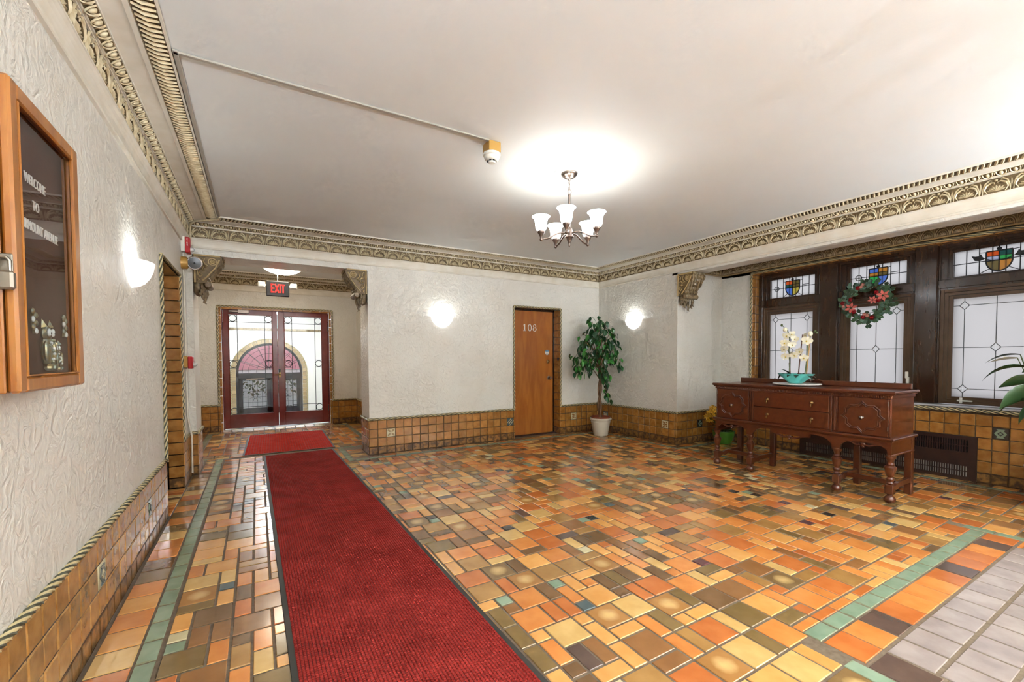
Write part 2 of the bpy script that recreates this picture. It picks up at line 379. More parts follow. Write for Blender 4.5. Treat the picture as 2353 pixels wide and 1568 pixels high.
# ------------------------------------------------------------------ ropes, tiles
def rope(name, pts, parent, r=.0165, pitch=.18, flip=False, seed=0):
    """twisted rope moulding along straight runs: two cream and two dark lobes"""
    mb=MB(); n=12
    for a,b in zip(pts[:-1],pts[1:]):
        a=Vector(a);b=Vector(b);t=(b-a);Ln=t.length;t.normalize()
        x=Vector((0,0,1)) if abs(t.z)<.9 else Vector((1,0,0)); u=t.cross(x).normalized(); v=t.cross(u)
        k=max(2,int(Ln/.015)); n0=len(mb.v)
        for i in range(k+1):
            s=Ln*i/k; ph=2*PI*s/pitch*(-1 if flip else 1)
            for j in range(n):
                rr=r if j%2 else r*.72
                an=2*PI*j/n+ph; mb.v.append(tuple(a+t*s+u*(rr*math.cos(an))+v*(rr*math.sin(an))))
        for i in range(k):
            for j in range(n):
                mb.f.append((n0+i*n+j,n0+i*n+(j+1)%n,n0+(i+1)*n+(j+1)%n,n0+(i+1)*n+j)); mb.m.append((j//2)%2); mb.uv.append([(.5,.5)]*4)
        mb.f.append(tuple(n0+j for j in range(n))[::-1]); mb.m.append(0); mb.uv.append([(.5,.5)]*n)
        mb.f.append(tuple(n0+k*n+j for j in range(n))); mb.m.append(0); mb.uv.append([(.5,.5)]*n)
    return mk(name,mb,[ROPEC,ROPEG],parent,smooth=70)
_tm={}
def tile_mb(w,h,t,b=.003):
    mb=MB(); c=lambda x,y,z:(x,y,z)
    A=[(0,0,0),(w,0,0),(w,h,0),(0,h,0)]; B=[(0,0,t-b),(w,0,t-b),(w,h,t-b),(0,h,t-b)]; C=[(b,b,t),(w-b,b,t),(w-b,h-b,t),(b,h-b,t)]
    uvB=[(0,0),(1,0),(1,1),(0,1)]; bu,bv=b/w,b/h; uvC=[(bu,bv),(1-bu,bv),(1-bu,1-bv),(bu,1-bv)]
    for i in range(4):
        j=(i+1)%4
        mb.face([A[i],A[j],B[j],B[i]],0,[uvB[i],uvB[j],uvB[j],uvB[i]]); mb.face([B[i],B[j],C[j],C[i]],0,[uvB[i],uvB[j],uvC[j],uvC[i]])
    mb.face(C,0,uvC); return mb
def tile_mesh(w,h,t,mat,b=.003):
    k=(round(w,3),round(h,3),round(t,3),mat.name)
    if k not in _tm: _tm[k]=tile_mb(max(w,.008),max(h,.008),t,b).mesh('tile',mat)
    return _tm[k]
def deco_tile(kind,w,parent,T):
    base={'leafcross':'cream','stripes':'slate','flower':'cream','diamond':'cream','darkdiamond':'black','scroll':'slate'}[kind]
    o=link('decorative_tile',tile_mesh(w,w,.009,FT[base]),parent,T); mb=MB(); z0,z1=.006,.0125
    m2={'leafcross':FT['olive'],'stripes':FT['cream'],'flower':FT['umber'],'diamond':FT['slate'],'darkdiamond':FT['green'],'scroll':FT['cream']}[kind]
    c=w/2
    if kind=='leafcross':
        for q in range(4):
            R=Tr((c,c,0))@Rz(q*PI/2)
            mb.prism([(.006,.006),(.012,.03),(.03,.042),(.042,.042),(.042,.03),(.03,.012)],z0,z1,R)
    elif kind=='stripes':
        for s_ in (-.028,.028): mb.prism([(-.06,-.004),(.06,-.004),(.06,.004),(-.06,.004)],z0,z1,Tr((c,c,0))@Rz(PI/4)@Tr((0,s_,0))@Sc(.8,1,1))
        mb.prism([(-.05,-.006),(.05,-.006),(.05,.006),(-.05,.006)],z0,z1-.002,Tr((c,c,0))@Rz(PI/4)@Sc(.8,1,1))
    elif kind in('flower','scroll'):
        for q in range(4):
            R=Tr((c,c,0))@Rz(q*PI/2); mb.prism([(.008,-.006),(.03,-.012),(.038,0),(.03,.012),(.008,.006)],z0,z1,R)
            mb.prism([(.018,.018),(.04,.022),(.04,.04),(.022,.04)],z0,z1-.002,R)
        mb.prism([(.007*math.cos(a*PI/4),.007*math.sin(a*PI/4)) for a in range(8)],z0,z1,Tr((c,c,0)))
    else:
        oct_=[(.042,.0),(.03,.018),(.018,.03),(.03,.042),(-.03,.042),(-.018,.03),(-.03,.018),(-.042,0),(-.03,-.018),(-.018,-.03),(-.03,-.042),(.03,-.042),(.018,-.03),(.03,-.018)]
        mb.prism(oct_,z0,z1,Tr((c,c,0))); 
        mb.prism([(.022,0),(0,.022),(-.022,0),(0,-.022)],z1-.001,z1+.002,Tr((c,c,0)),1); mb.prism([(.011,0),(0,.011),(-.011,0),(0,-.011)],z1+.001,z1+.003,Tr((c,c,0)),0)
        mk('tile_relief',mb,[m2,FT[base]],o); return o
    mk('tile_relief',mb,m2,o); return o
def dado(parent, p0, p1, rows=ROWS, pitch=PT, deco=(), skip=None, name='wall_tile', joint=.006, zmax=None):
    """glazed tiles on a vertical face; travelling p0->p1 the face looks to the LEFT-hand normal given by rot -90 (right)"""
    a=Vector((p0[0],p0[1],0)); b=Vector((p1[0],p1[1],0)); d=(b-a); Ln=d.length; d.normalize(); n=Vector((d.y,-d.x,0))
    cols=[];u=0
    while u<Ln-.012:
        cols.append((u,min(u+pitch,Ln))); u+=pitch
    dk={}
    for (ua,row,kind) in deco: dk[(min(range(len(cols)),key=lambda i:abs((cols[i][0]+cols[i][1])/2-ua)),row)]=kind
    for i,(u0,u1) in enumerate(cols):
        for r in range(len(rows)-1):
            z0,z1=rows[r],rows[r+1]
            if skip and skip((u0+u1)/2,(z0+z1)/2): continue
            j=joint/2; w,h=u1-u0-joint,z1-z0-joint
            if w<.01: continue
            o=a+d*(u0+j)-n*.009; jit=random.uniform(-.0012,.0012)
            T=frame((o.x+n.x*jit,o.y+n.y*jit,z0+j),d,(0,0,1),n)
            if (i,r) in dk: deco_tile(dk[(i,r)],min(w,h),parent,T)
            else: link(name,tile_mesh(w,h,.009,WTILEB if r==0 else WTILE,.004),parent,T)

# ================================================================== STRUCTURE
HT=HC+.16; DT=.012        # top of walls; how far the plaster sits behind the tile face
ZD=ROWS[-1]               # top of the tiled dado
def wall_boxes(spec, mats=None):
    """spec: list of (x0,y0,z0,x1,y1,z1,material index)"""
    mb=MB()
    for b in spec: mb.box(*b[:6],mi=b[6] if len(b)>6 else 0)
    return mb
# ---- floor slab
mb=MB(); mb.box(-1.0,-4.2,-.25,6.4,9.0,-.004); floor=struct('floor',mb,FGROUT)
# ---- ceilings
mb=MB(); mb.box(-1.15,-4.3,HC,5.35,9.3,HC+.2); ceiling=struct('ceiling',mb,CEILP)
mb=MB(); mb.box(5.28,.1,2.56,6.5,4.4,2.76); struct('ceiling_bay',mb,CEILP)
# ---- left wall with its doorway
DY0,DY1,DZ=4.255,5.165,2.02
p=XL-DT; g=XL-.004
wl=struct('wall_left',wall_boxes([(p-.25,Y0-.2,ZD,p,DY0-.012,HT),(p-.25,DY0-.012,DZ+.012,p,DY1+.004,HT),(p-.25,DY1+.004,ZD,p,YP,HT),
    (p-.25,Y0-.2,-.05,g,DY0-.004,ZD,1),(p-.25,DY1+.004,-.05,g,YP,ZD,1),(-.80,DY1+.004,-.05,p-.003,DY1+.05,DZ,1)]),[PLASTER,GROUT])
dado(wl,(XL,.62),(XL,DY0),deco=[(1.93,2,'diamond'),(2.93,2,'darkdiamond')])
dado(wl,(XL,DY1),(XL,YB-.002))
jr=[0,.097]
while jr[-1]<DZ-.13: jr.append(jr[-1]+.1125)
jr.append(DZ-.004)
dado(wl,(-.742,DY1),(XL-.002,DY1),rows=jr,pitch=.128,name='jamb_tile')
rope('rope_moulding',[(XL-.004,.3,ZD+.017),(XL-.004,DY0-.012,ZD+.017)],wl)
rope('rope_moulding',[(XL-.004,DY0-.015,ZD),(XL-.004,DY0-.015,DZ+.012),(XL-.004,DY1+.018,DZ+.012),(XL-.004,DY1+.018,ZD)],wl,r=.0155)
rope('rope_moulding',[(XL-.004,DY1+.02,ZD+.017),(XL-.004,YB-.03,ZD+.017)],wl)
mb=MB(); mb.box(-.80,DY0-.02,DZ-.006,p-.001,DY1+.02,DZ+.02); mk('door_head',mb,WOODW,wl)
mb=MB(); mb.cbox(-.80,DY0-.01,.01,-.748,DY1,DZ-.006,.004); d=struct('door_1',mb,WOODW,label='dark brown door set back in the tiled side doorway')
mb=MB(); mb.ball((-.735,4.36,1.0),.03); mb.lathe([(.012,0),(.012,.03)],10,align((-.75,4.36,1.0),(-.72,4.36,1.0))); mk('door_knob',mb,BRASS,d,smooth=60)

# ---- back wall with the numbered door and the opening to the vestibule
OX0,OX1,OZ=3.374,4.224,2.0
p=YB+DT; g=YB+.004
wb=struct('wall_back',wall_boxes([(XP+DT,p,ZD,OX0-.012,YP,HT),(OX0-.012,p,OZ+.012,OX1+.012,YP,HT),(OX1+.012,p,ZD,XW+.3,YP,HT),
    (XP+.004,g,-.05,OX0-.004,YP,ZD,1),(OX1+.004,g,-.05,XR+.2,YP,ZD,1),(OX1+.004,YB+.015,0,OX1+.2,YP,OZ,1),(OX0-.2,YB+.015,0,OX0-.004,YP,OZ,1),
    ]),[PLASTER,GROUT])
struct('wall_back_beam',wall_boxes([(XPL-DT,p,ZSO,XP+DT,YP,HT)]),PLASTER)
wp=struct('wall_back_pier',wall_boxes([(XL-.05,p,ZD,XPL-DT,YP,HT),(XL-.05,g,-.05,XPL-.004,YP,ZD,1)]),[PLASTER,GROUT])
dado(wb,(XP,YB),(OX0,YB),deco=[(.25,2,'leafcross'),(2.03,2,'stripes')])
dado(wb,(OX1,YB),(XR,YB),deco=[(.33,2,'flower'),])
dado(wb,(XP,YP-.01),(XP,YB),deco=[(.30,2,'flower')])      # end of the pier, looks to -x
dado(wp,(XL,YB),(XPL,YB)); dado(wp,(XPL,YB),(XPL,YP-.01))
jr=[0,.097]
while jr[-1]<OZ-.13: jr.append(jr[-1]+.1125)
jr.append(OZ-.004)
dado(wb,(OX1,YB+.165),(OX1,YB),rows=jr,pitch=.1125,name='jamb_tile')
zr=ZD+.017
rope('rope_moulding',[(XP-.004,YP-.01,zr),(XP-.004,YB-.004,zr),(OX0-.012,YB-.004,zr)],wb)
rope('rope_moulding',[(OX1+.014,YB-.004,zr),(XR-.01,YB-.004,zr)],wb)
rope('rope_moulding',[(OX0-.012,YB-.004,ZD),(OX0-.012,YB-.004,OZ+.014),(OX1+.014,YB-.004,OZ+.014),(OX1+.014,YB-.004,ZD)],wb,r=.0155)
rope('rope_moulding',[(XL,YB-.004,zr),(XPL+.004,YB-.004,zr),(XPL+.004,YP-.01,zr)],wp)
# flush door with number
DYY=YB+.165
mb=MB(); mb.box(OX0-.05,DYY-.01,0,OX0+.03,DYY+.06,OZ+.03); mb.box(OX1-.022,DYY-.005,0,OX1+.03,DYY+.06,OZ+.03); mb.box(OX0-.05,DYY-.005,1.975,OX1+.03,DYY+.06,OZ+.03)
df=struct('trim_1',mb,WOODW,label='dark wooden frame around the numbered flush door')
mb=MB(); mb.cbox(OX0+.03,DYY,.012,OX1-.024,DYY+.045,1.975,.003); d2=struct('door_2',mb,WOODD,label='flush wooden door bearing the number 108')
mb=MB(); mb.box(OX0,DYY-.06,-.004,OX1,DYY+.1,.012); mk('threshold',mb,GRILLE,df)
mb=MB(); mb.box(OX0-.1,DYY+.06,-.05,OX1+.1,DYY+.12,2.1); mk('door_backing',mb,BACKBLK,df)
def knob(c,r,parent,nm,mat=NICKEL):
    m_=MB(); T=frame(c,(1,0,0),(0,0,1),(0,-1,0)); m_.lathe([(r*1.25,0),(r*1.25,.006),(r*.5,.01),(r*.45,.03),(r*.9,.04),(r,.055),(r*.8,.068),(0,.072)],14,T); return mk(nm,m_,mat,parent,smooth=40)
knob((4.118,DYY,.905),.026,d2,'door_knob'); 
m_=MB(); m_.lathe([(.028,0),(.028,.01),(.02,.016),(0,.018)],16,frame((4.10,DYY,1.172),(1,0,0),(0,0,1),(0,-1,0))); mk('deadbolt',m_,BRASS,d2,smooth=40)
m_=MB(); m_.prism([(.042*math.cos(a*PI/4+PI/8),.045*math.sin(a*PI/4+PI/8)) for a in range(8)],0,.0015,frame((4.085,DYY,1.318),(1,0,0),(0,0,1),(0,-1,0))); st=mk('sticker',m_,LETW,d2)
m_=MB(); T=frame((4.085,DYY-.0016,1.318),(1,0,0),(0,0,1),(0,-1,0)); m_.box(-.034,.014,0,.034,.032,.0006,0,T); m_.box(-.034,-.034,0,.034,-.02,.0006,1,T); mk('sticker_print',m_,[material('print_blue','3E8FC0',.5),material('print_grey','8A8F92',.5)],st)
m_=MB(); m_.cbox(OX1-.014,YB+.03,1.185,OX1+.002,YB+.06,1.235,.003); mk('chain_latch',m_,BLACKP,df)
# raised numerals 1 0 8
def ring2(a,b,t1,t2,n=20):
    m=MB();vo=[];vi=[]
    for i in range(n):
        an=2*PI*i/n; vo.append((a*math.cos(an),b*math.sin(an))); vi.append(((a-t1)*math.cos(an),(b-t2)*math.sin(an)))
    for i in range(n):
        j=(i+1)%n; q=[vo[i],vo[j],vi[j],vi[i]]
        m.face([(x,y,.004) for x,y in q]); m.face([(vo[i][0],vo[i][1],0),(vo[j][0],vo[j][1],0),(vo[j][0],vo[j][1],.004),(vo[i][0],vo[i][1],.004)])
        m.face([(vi[j][0],vi[j][1],0),(vi[i][0],vi[i][1],0),(vi[i][0],vi[i][1],.004),(vi[j][0],vi[j][1],.004)])
    return m
for nm,cx in (('one',3.655),('zero',3.75),('eight',3.842)):
    T=frame((cx,DYY-.0005,1.71),(1,0,0),(0,0,1),(0,-1,0)); m=MB()
    if nm=='one': m.box(-.008,-.055,0,.008,.055,.004,0,T); m.box(-.025,-.055,0,.025,-.047,.004,0,T); m.prism([(-.028,.033),(-.008,.04),(-.008,.055),(-.014,.05)],0,.004,T)
    elif nm=='zero': m.add(ring2(.036,.056,.014,.006),T)
    else: m.add(ring2(.030,.030,.012,.007),T@Tr((0,.026,0))); m.add(ring2(.036,.033,.014,.007),T@Tr((0,-.024,0)))
    mk('numeral',m,LETW,d2)

# ---- right wall stub, bay
p=XR+DT; g=XR+.004
wr=struct('wall_right',wall_boxes([(p,YS+DT,ZD,XW+.3,YB+.3,HT),(g,YS+.004,-.05,XW+.3,YB+.3,ZD,1),]),[PLASTER,GROUT])
struct('wall_right_front',wall_boxes([(p,Y0-.2,ZD,XW+.3,YS2-DT,HT),(g,Y0-.2,-.05,XW+.3,YS2-.004,ZD,1)]),[PLASTER,GROUT])
struct('wall_right_beam',wall_boxes([(p,YS2-.1,ZSB,5.30,YS+.1,HT)]),PLASTER)
dado(wr,(XR,YB),(XR,YS),deco=[(.17,2,'scroll'),(1.36,2,'flower')])
dado(wr,(XR,YS),(XW,YS),deco=[(.52,2,'darkdiamond')])
rope('rope_moulding',[(XR-.004,YB-.01,zr),(XR-.004,YS-.004,zr),(XW-.01,YS-.004,zr)],wr)
# window wall
WY0,WY1,WZ0,WZ1=.86,3.588,.716,2.385
p=XW+DT; g=XW+.004; ZW=ROWSW[-1]
ww=struct('wall_bay_window',wall_boxes([(p,WY1+.012,ZW,XW+.35,YS+.2,2.8),(p,YS2-.2,ZW,XW+.35,WY0-.012,2.8),(p,YS2-.2,WZ1+.012,XW+.35,YS+.2,2.8),
    (g,YS2-.2,-.05,XW+.35,YS+.2,ZW,1),(XW+.015,WY1+.004,WZ0,XW+.2,WY1+.2,WZ1,1),(g,WY1,ZW,XW+.35,WY0,WZ0-.005,1),(p,WY0-.3,WZ1+.004,XW+.35,WY1+.3,WZ1+.1,1)]),[PLASTER,GROUT])
GY0,GY1,GZ=1.337,2.937,.434
dado(ww,(XW,YS),(XW,YS2),rows=ROWSW,skip=lambda u,z:(GY0<YS-u<GY1 and z<GZ) ,deco=[(YS-1.175,4,'darkdiamond')])
jr=[WZ0+.012]
while jr[-1]<WZ1-.15: jr.append(jr[-1]+.1235)
jr.append(WZ1-.004)
dado(ww,(XW,WY1),(XW+.165,WY1),rows=jr,pitch=.0825,name='reveal_tile')
# tiled head of the reveal, looks down
u=WY0
while u<WY1-.02:
    u1=min(u+.205,WY1); link('reveal_tile',tile_mesh(u1-u-.006,.155,.009,WTILE,.004),ww,frame((XW+.006,u+.003,WZ1+.003),(0,1,0),(1,0,0),(0,0,-1))); u+=.205
rope('rope_moulding',[(XW-.004,WY0-.4,WZ0-.024),(XW-.004,YS-.02,WZ0-.024)],ww,r=.0165)
rope('rope_moulding',[(XW-.004,WY1+.016,WZ0),(XW-.004,WY1+.016,WZ1+.018),(XW-.004,WY0-.016,WZ1+.018),(XW-.004,WY0-.016,WZ0)],ww,r=.0155)
mb=MB(); mb.cbox(XW+.002,WY0,WZ0-.004,XW+.22,WY1-.001,WZ0+.014,.004); mk('window_sill',mb,SILL,ww)
# scallop band at the head of the bay walls
def palmette(w=.16,h=.11,full=True):
    m=MB()
    for i in range(7):
        a=PI*(.10+.8*i/6); ca,sa=math.cos(a),math.sin(a); L=.34*h if not full else .45*h
        c=Vector((0,.10*h,0)); e=c+Vector((ca*L*1.15,sa*L,0)); n=Vector((-sa,ca,0)); wd=.052*w
        mid=c+(e-c)*.7; m.raw([c,mid+n*wd,e,mid-n*wd,mid+Vector((0,0,.009)),c+Vector((0,0,.003))],[(5,3,4),(3,2,4),(2,1,4),(1,5,4)])
    if full:
        for s_ in (1,-1):
            P=[(s_*.30*w,.02*h,.003),(s_*.40*w,.28*h,.006),(s_*.33*w,.58*h,.008),(s_*.16*w,.74*h,.008),(s_*.05*w,.70*h,.007),(s_*.07*w,.60*h,.005)]
            m.tube(P,[.003,.006,.008,.007,.005,.003],4)
            P=[(s_*.46*w,.0,.003),(s_*.45*w,.35*h,.005),(s_*.36*w,.75*h,.007),(s_*.22*w,.93*h,.007),(s_*.13*w,.86*h,.004)]
            m.tube(P,[.003,.005,.007,.006,.003],4)
        m.ball((0,.86*h,.004),.011,6,4); m.raw([(w/2,.05*h,.002),(w/2+.008,.55*h,.002),(w/2,.9*h,.002),(w/2-.008,.55*h,.002),(w/2,.5*h,.011)],[(0,1,4),(1,2,4),(2,3,4),(3,0,4)])
    else:
        m.tube([(w*.48*math.cos(PI*i/8),.05*h+h*.85*math.sin(PI*i/8),.003) for i in range(9)],.004,4)
        m.tube([(w*.36*math.cos(PI*i/8),.05*h+h*.62*math.sin(PI*i/8),.003) for i in range(9)],.003,4)
        m.tube([(w*.5,.05*h,.003),(w*.5,.8*h,.004)],.003,4)
    return m
bandm=palmette(.112,.105,False).mesh('scallop',CROWNM,50)
mb=MB(); mb.box(XW-.022,YS2,2.432,XW+.013,YS,2.562); mb.box(5.30,YS-.022,2.432,XW,YS+.013,2.562); tb=struct('trim_2',mb,GILTD,label='brown scalloped plaster frieze along the top of the bay')
mb=MB(); mb.box(XW-.03,YS2,2.425,XW+.013,YS,2.437); mb.box(5.30,YS-.03,2.425,XW,YS+.013,2.437); mb.box(XW-.03,YS2,2.548,XW,YS,2.561); mk('fillet',mb,GILT,tb)
y=YS-.08
while y>YS2+.05: link('scallop',bandm,tb,frame((XW-.022,y,2.438),(0,-1,0),(0,0,1),(-1,0,0))); y-=.112
x=5.36
while x<XW-.05: link('scallop',bandm,tb,frame((x,YS-.022,2.438),(1,0,0),(0,0,1),(0,-1,0))); x+=.112

# ---- vestibule and its door wall
p=YV+DT; g=YV+.004; VX0,VX1,VZ=-.545,1.222,2.118
wd=struct('wall_vestibule',wall_boxes([(XVL-.3,p,ZD,VX0-.012,YV+.25,HT),(VX1+.012,p,ZD,XVR+.3,YV+.25,HT),(VX0-.012,p,VZ+.012,VX1+.012,YV+.25,HT),
    (XVL-.3,g,-.05,VX0-.004,YV+.25,ZD,1),(VX1+.004,g,-.05,XVR+.3,YV+.25,ZD,1)]),[PLASTER,GROUT])
wv=struct('wall_vestibule_right',wall_boxes([(XVR+DT,YP-.05,ZD,XVR+.3,YV+.2,HT),(XVR+.004,YP-.05,-.05,XVR+.3,YV+.2,ZD,1)]),[PLASTER,GROUT])
wv2=struct('wall_vestibule_left',wall_boxes([(XVL-.3,YP-.4,ZD,XVL-DT,YV+.2,HT),(XVL-.3,YP-.4,-.05,XVL-.004,YV+.2,ZD,1)]),[PLASTER,GROUT])
dado(wd,(XVL,YV),(VX0,YV)); dado(wd,(VX1,YV),(XVR,YV)); dado(wv,(XVR,YV),(XVR,YP)); dado(wv2,(XVL,YP),(XVL,YV))
rope('rope_moulding',[(XVL,YV-.004,zr),(VX0-.02,YV-.004,zr)],wd); rope('rope_moulding',[(VX1+.02,YV-.004,zr),(XVR-.01,YV-.004,zr)],wd)
rope('rope_moulding',[(XVR-.004,YP,zr),(XVR-.004,YV-.01,zr)],wv)
rope('rope_moulding',[(VX0-.016,YV-.006,ZD),(VX0-.016,YV-.006,VZ+.016),(VX1+.016,YV-.006,VZ+.016),(VX1+.016,YV-.006,ZD)],wd,r=.017)
# slim edge tiles between rope and frame
z=0
while z<VZ-.03:
    z1=min(z+.152,VZ)
    for xa in (VX0,VX1-.036): link('edge_tile',tile_mesh(.034,z1-z-.006,.012,WTILE),wd,frame((xa,YV+.011,z+.003),(1,0,0),(0,0,1),(0,-1,0)))
    z+=.152
x=VX0+.04
while x<VX1-.05: link('edge_tile',tile_mesh(.148,.03,.012,WTILE),wd,frame((x,YV+.011,VZ-.033),(1,0,0),(0,0,1),(0,-1,0))); x+=.154

# ---- front wall, behind the viewer
struct('wall_front',wall_boxes([(XL-.3,Y0-.25,-.05,XR+.3,Y0-DT,HT)]),PLASTER)

# ------------------------------------------------------------------ crown moulding
CR=[(-.02,2.403),(.004,2.403),(.008,2.409),(.007,2.418),(.003,2.422),(.004,2.434),(.008,2.452),(.014,2.470),(.022,2.486),(.031,2.497),(.036,2.499),(.036,2.505),(.028,2.507),
    (.028,2.616),(.037,2.618),(.037,2.625),(.044,2.627),(.046,2.632),(.086,2.654),(.092,2.653),(.094,2.658),(.174,2.668),(.176,2.663),(.197,2.664),(.199,2.670),(.284,2.681),(.286,2.675),(.296,2.676),(.296,2.70)]
CRM=[0]*(len(CR)-1); CRM[12]=1; CRM[17]=1; CRM[24]=1
palm=palmette(.162,.108).mesh('palmette',CROWNM,50)
eg=MB()
eg.ball((0,.024,.002),.017,8,4,0,(.8,1.15,.75)); eg.tube([(-.027,.046,.004),(-.025,.02,.006),(-.012,.003,.006),(0,-.001,.006),(.012,.003,.006),(.025,.02,.006),(.027,.046,.004)],.0042,4)
eg.raw([(.036,0,.001),(.040,.03,.001),(.036,.048,.001),(.032,.03,.001),(.036,.03,.009)],[(0,1,4),(1,2,4),(2,3,4),(3,0,4)])
eggm=eg.mesh('egg',CROWNM,50)
def crown(name,runs,pathc,closed,label):
    mb=MB(); mb.sweep(CR,pathc,closed,mis=CRM); o=struct(name,mb,[CROWNP,CROWNW],label=label)
    for (ax,ay),(bx,by) in runs:
        a=Vector((ax,ay,0));b=Vector((bx,by,0));t=(b-a);Ln=t.length;t.normalize();n=Vector((t.y,-t.x,0))
        k=int((Ln-.07)/.165); 
        for i in range(k):
            c=a+t*(.04+(Ln-.08)*(i+.5)/k)+n*.028; link('palmette',palm,o,frame((c.x,c.y,2.507),t,(0,0,1),n))
        k=int((Ln-.13)/.073); yv=(n*.878+Vector((0,0,.479))).normalized(); zv=t.cross(yv)
        for i in range(k):
            c=a+t*(.07+(Ln-.14)*(i+.5)/k)+n*.045; link('egg',eggm,o,frame((c.x,c.y,2.6315),t,yv,zv))
        m=MB(); k=int((Ln-.5)/.034)
        for i in range(k):
            c=a+t*(.26+(Ln-.52)*(i+.5)/k); p0=c+n*.203-t*.012+Vector((0,0,2.669)); p1=c+n*.242+Vector((0,0,2.668)); p2=c+n*.281+t*.014+Vector((0,0,2.679))
            m.tube([p0,p1,p2],[.006,.0105,.006],4)
        q=mk('gadroon_band',m,CROWNM,o,smooth=60); q['kind']='stuff'
    return o
crown('trim_3',[((XL,YB),(XR,YB)),((XR,YB),(XR,Y0)),((XL,Y0),(XL,YB))],[(XL,Y0),(XR,Y0),(XR,YB),(XL,YB)],True,'cream crown moulding with antiqued palmette and egg bands round the lobby ceiling')
crown('trim_4',[((XVL,YV),(XVR,YV)),((XVR,YV),(XVR,YP))],[(XVL,YP),(XVR,YP),(XVR,YV),(XVL,YV)],True,'cream crown moulding with antiqued bands round the vestibule ceiling')

# ------------------------------------------------------------------ floor tiles
U=.0813; GAP=.011; TZ=.007
pieces=[]    # (x0,y0,x1,y1,colour,name)
def run(x0,y0,x1,y1,along,pitch,cols,name,gap=.01):
    a,b=(y0,y1) if along=='y' else (x0,x1); u=a
    while u<b-.03:
        u1=min(u+pitch,b); c=random.choice(cols)
        pieces.append((x0,u+gap/2,x1,u1-gap/2,c,name) if along=='y' else (u+gap/2,y0,u1-gap/2,y1,c,name)); u+=pitch
BC=['orange','rust','yellow','olive','peach','brown','tan','tan_flash','orange']; G=['green']; P=.1625
run(-.447,-2.8,-.378,6.43,'y',P,G,'green_tile'); run(-.602,-2.8,-.456,YB-.01,'y',P,BC,'border_brick'); run(-.545,YB,-.456,6.43,'y',P/2,BC,'border_brick')
run(-.74,DY0+.02,-.61,DY1-.01,'y',P/2,BC,'border_brick')
run(1.01,5.47,4.835,5.535,'x',P,G,'green_tile'); run(1.215,5.546,4.92,5.66,'x',P,BC,'border_brick')
run(4.845,3.87,4.91,5.46,'y',P,G,'green_tile'); run(4.922,4.06,5.04,5.66,'y',P,BC,'border_brick')
run(4.92,3.865,5.82,3.93,'x',P,G,'green_tile'); run(4.92,3.942,5.90,4.05,'x',P,BC,'border_brick')
run(5.835,.58,5.90,3.93,'y',P,G,'green_tile'); run(5.912,.40,6.022,4.05,'y',P,BC,'border_brick')
run(.935,5.47,1.0,6.40,'y',P,G,'green_tile'); run(1.01,5.67,1.20,YP,'y',P/2,BC,'border_brick')
run(1.01,6.335,1.39,6.40,'x',P,G,'green_tile'); run(-.80,6.44,-.45,6.50,'x',P,G,'green_tile')
run(1.39,6.42,1.455,8.60,'y',P,G,'green_tile'); run(1.465,6.15,1.655,8.82,'y',P,BC,'border_brick')
run(-.72,6.51,-.655,8.60,'y',P,G,'green_tile'); run(-.91,6.15,-.73,8.82,'y',P,BC,'border_brick')
run(-.65,8.60,1.39,8.665,'x',P,G,'green_tile'); run(-.72,8.676,1.455,8.83,'x',P,BC,'border_brick')
# hearth panel in front of the fireplace side
run(2.07,.915,4.35,.985,'x',P,G,'green_tile'); run(1.985,-.1,2.055,.80,'y',.24,G,'green_tile'); run(4.36,-.1,4.43,1.055,'y',P,G,'green_tile')
run(2.075,.757,4.35,.905,'x',P,['orange','rust','yellow','dark','rust','orange'],'border_brick')
run(2.065,-.1,2.225,.745,'y',.22,['dark','brown'],'border_brick'); run(4.19,-.1,4.35,.745,'y',P,BC,'border_brick')
yy=.742
while yy>-.1: run(2.235,yy-.147,4.18,yy,'x',P,['mauve'],'hearth_brick',.014); yy-=.163
SOLID=[(x0-.004,y0-.004,x1+.004,y1+.004) for x0,y0,x1,y1,_,_ in pieces]
KEEP=[(-.37,-2.8,4.835,5.46),(4.83,.575,5.825,3.855),(-.37,5.46,.925,6.33),(4.83,-2.8,5.03,.575)]
HOLE=[(1.98,-.2,4.435,.995),(.925,5.46,1.0,6.4)]
def free(x,y): return any(a<x<c and b<y<d for a,b,c,d in KEEP) and not any(a<x<c and b<y<d for a,b,c,d in HOLE)
def colour(w,h):
    if w*h==4: return random.choices(['orange','rust','peach','tan','olive','umber','olive_flash','tan_flash','yellow','brown'],[22,14,9,15,9,9,7,6,6,3])[0]
    if w*h==2: return random.choices(['peach','orange','yellow','olive','brown','umber','tan','rust','dark'],[19,19,11,11,9,11,9,8,2])[0]
    return random.choices(['rust','peach','umber','orange','green','black','maroon','yellow','tan','slate','cream','brown'],[16,14,12,12,10,6,4,6,8,3,4,6])[0]
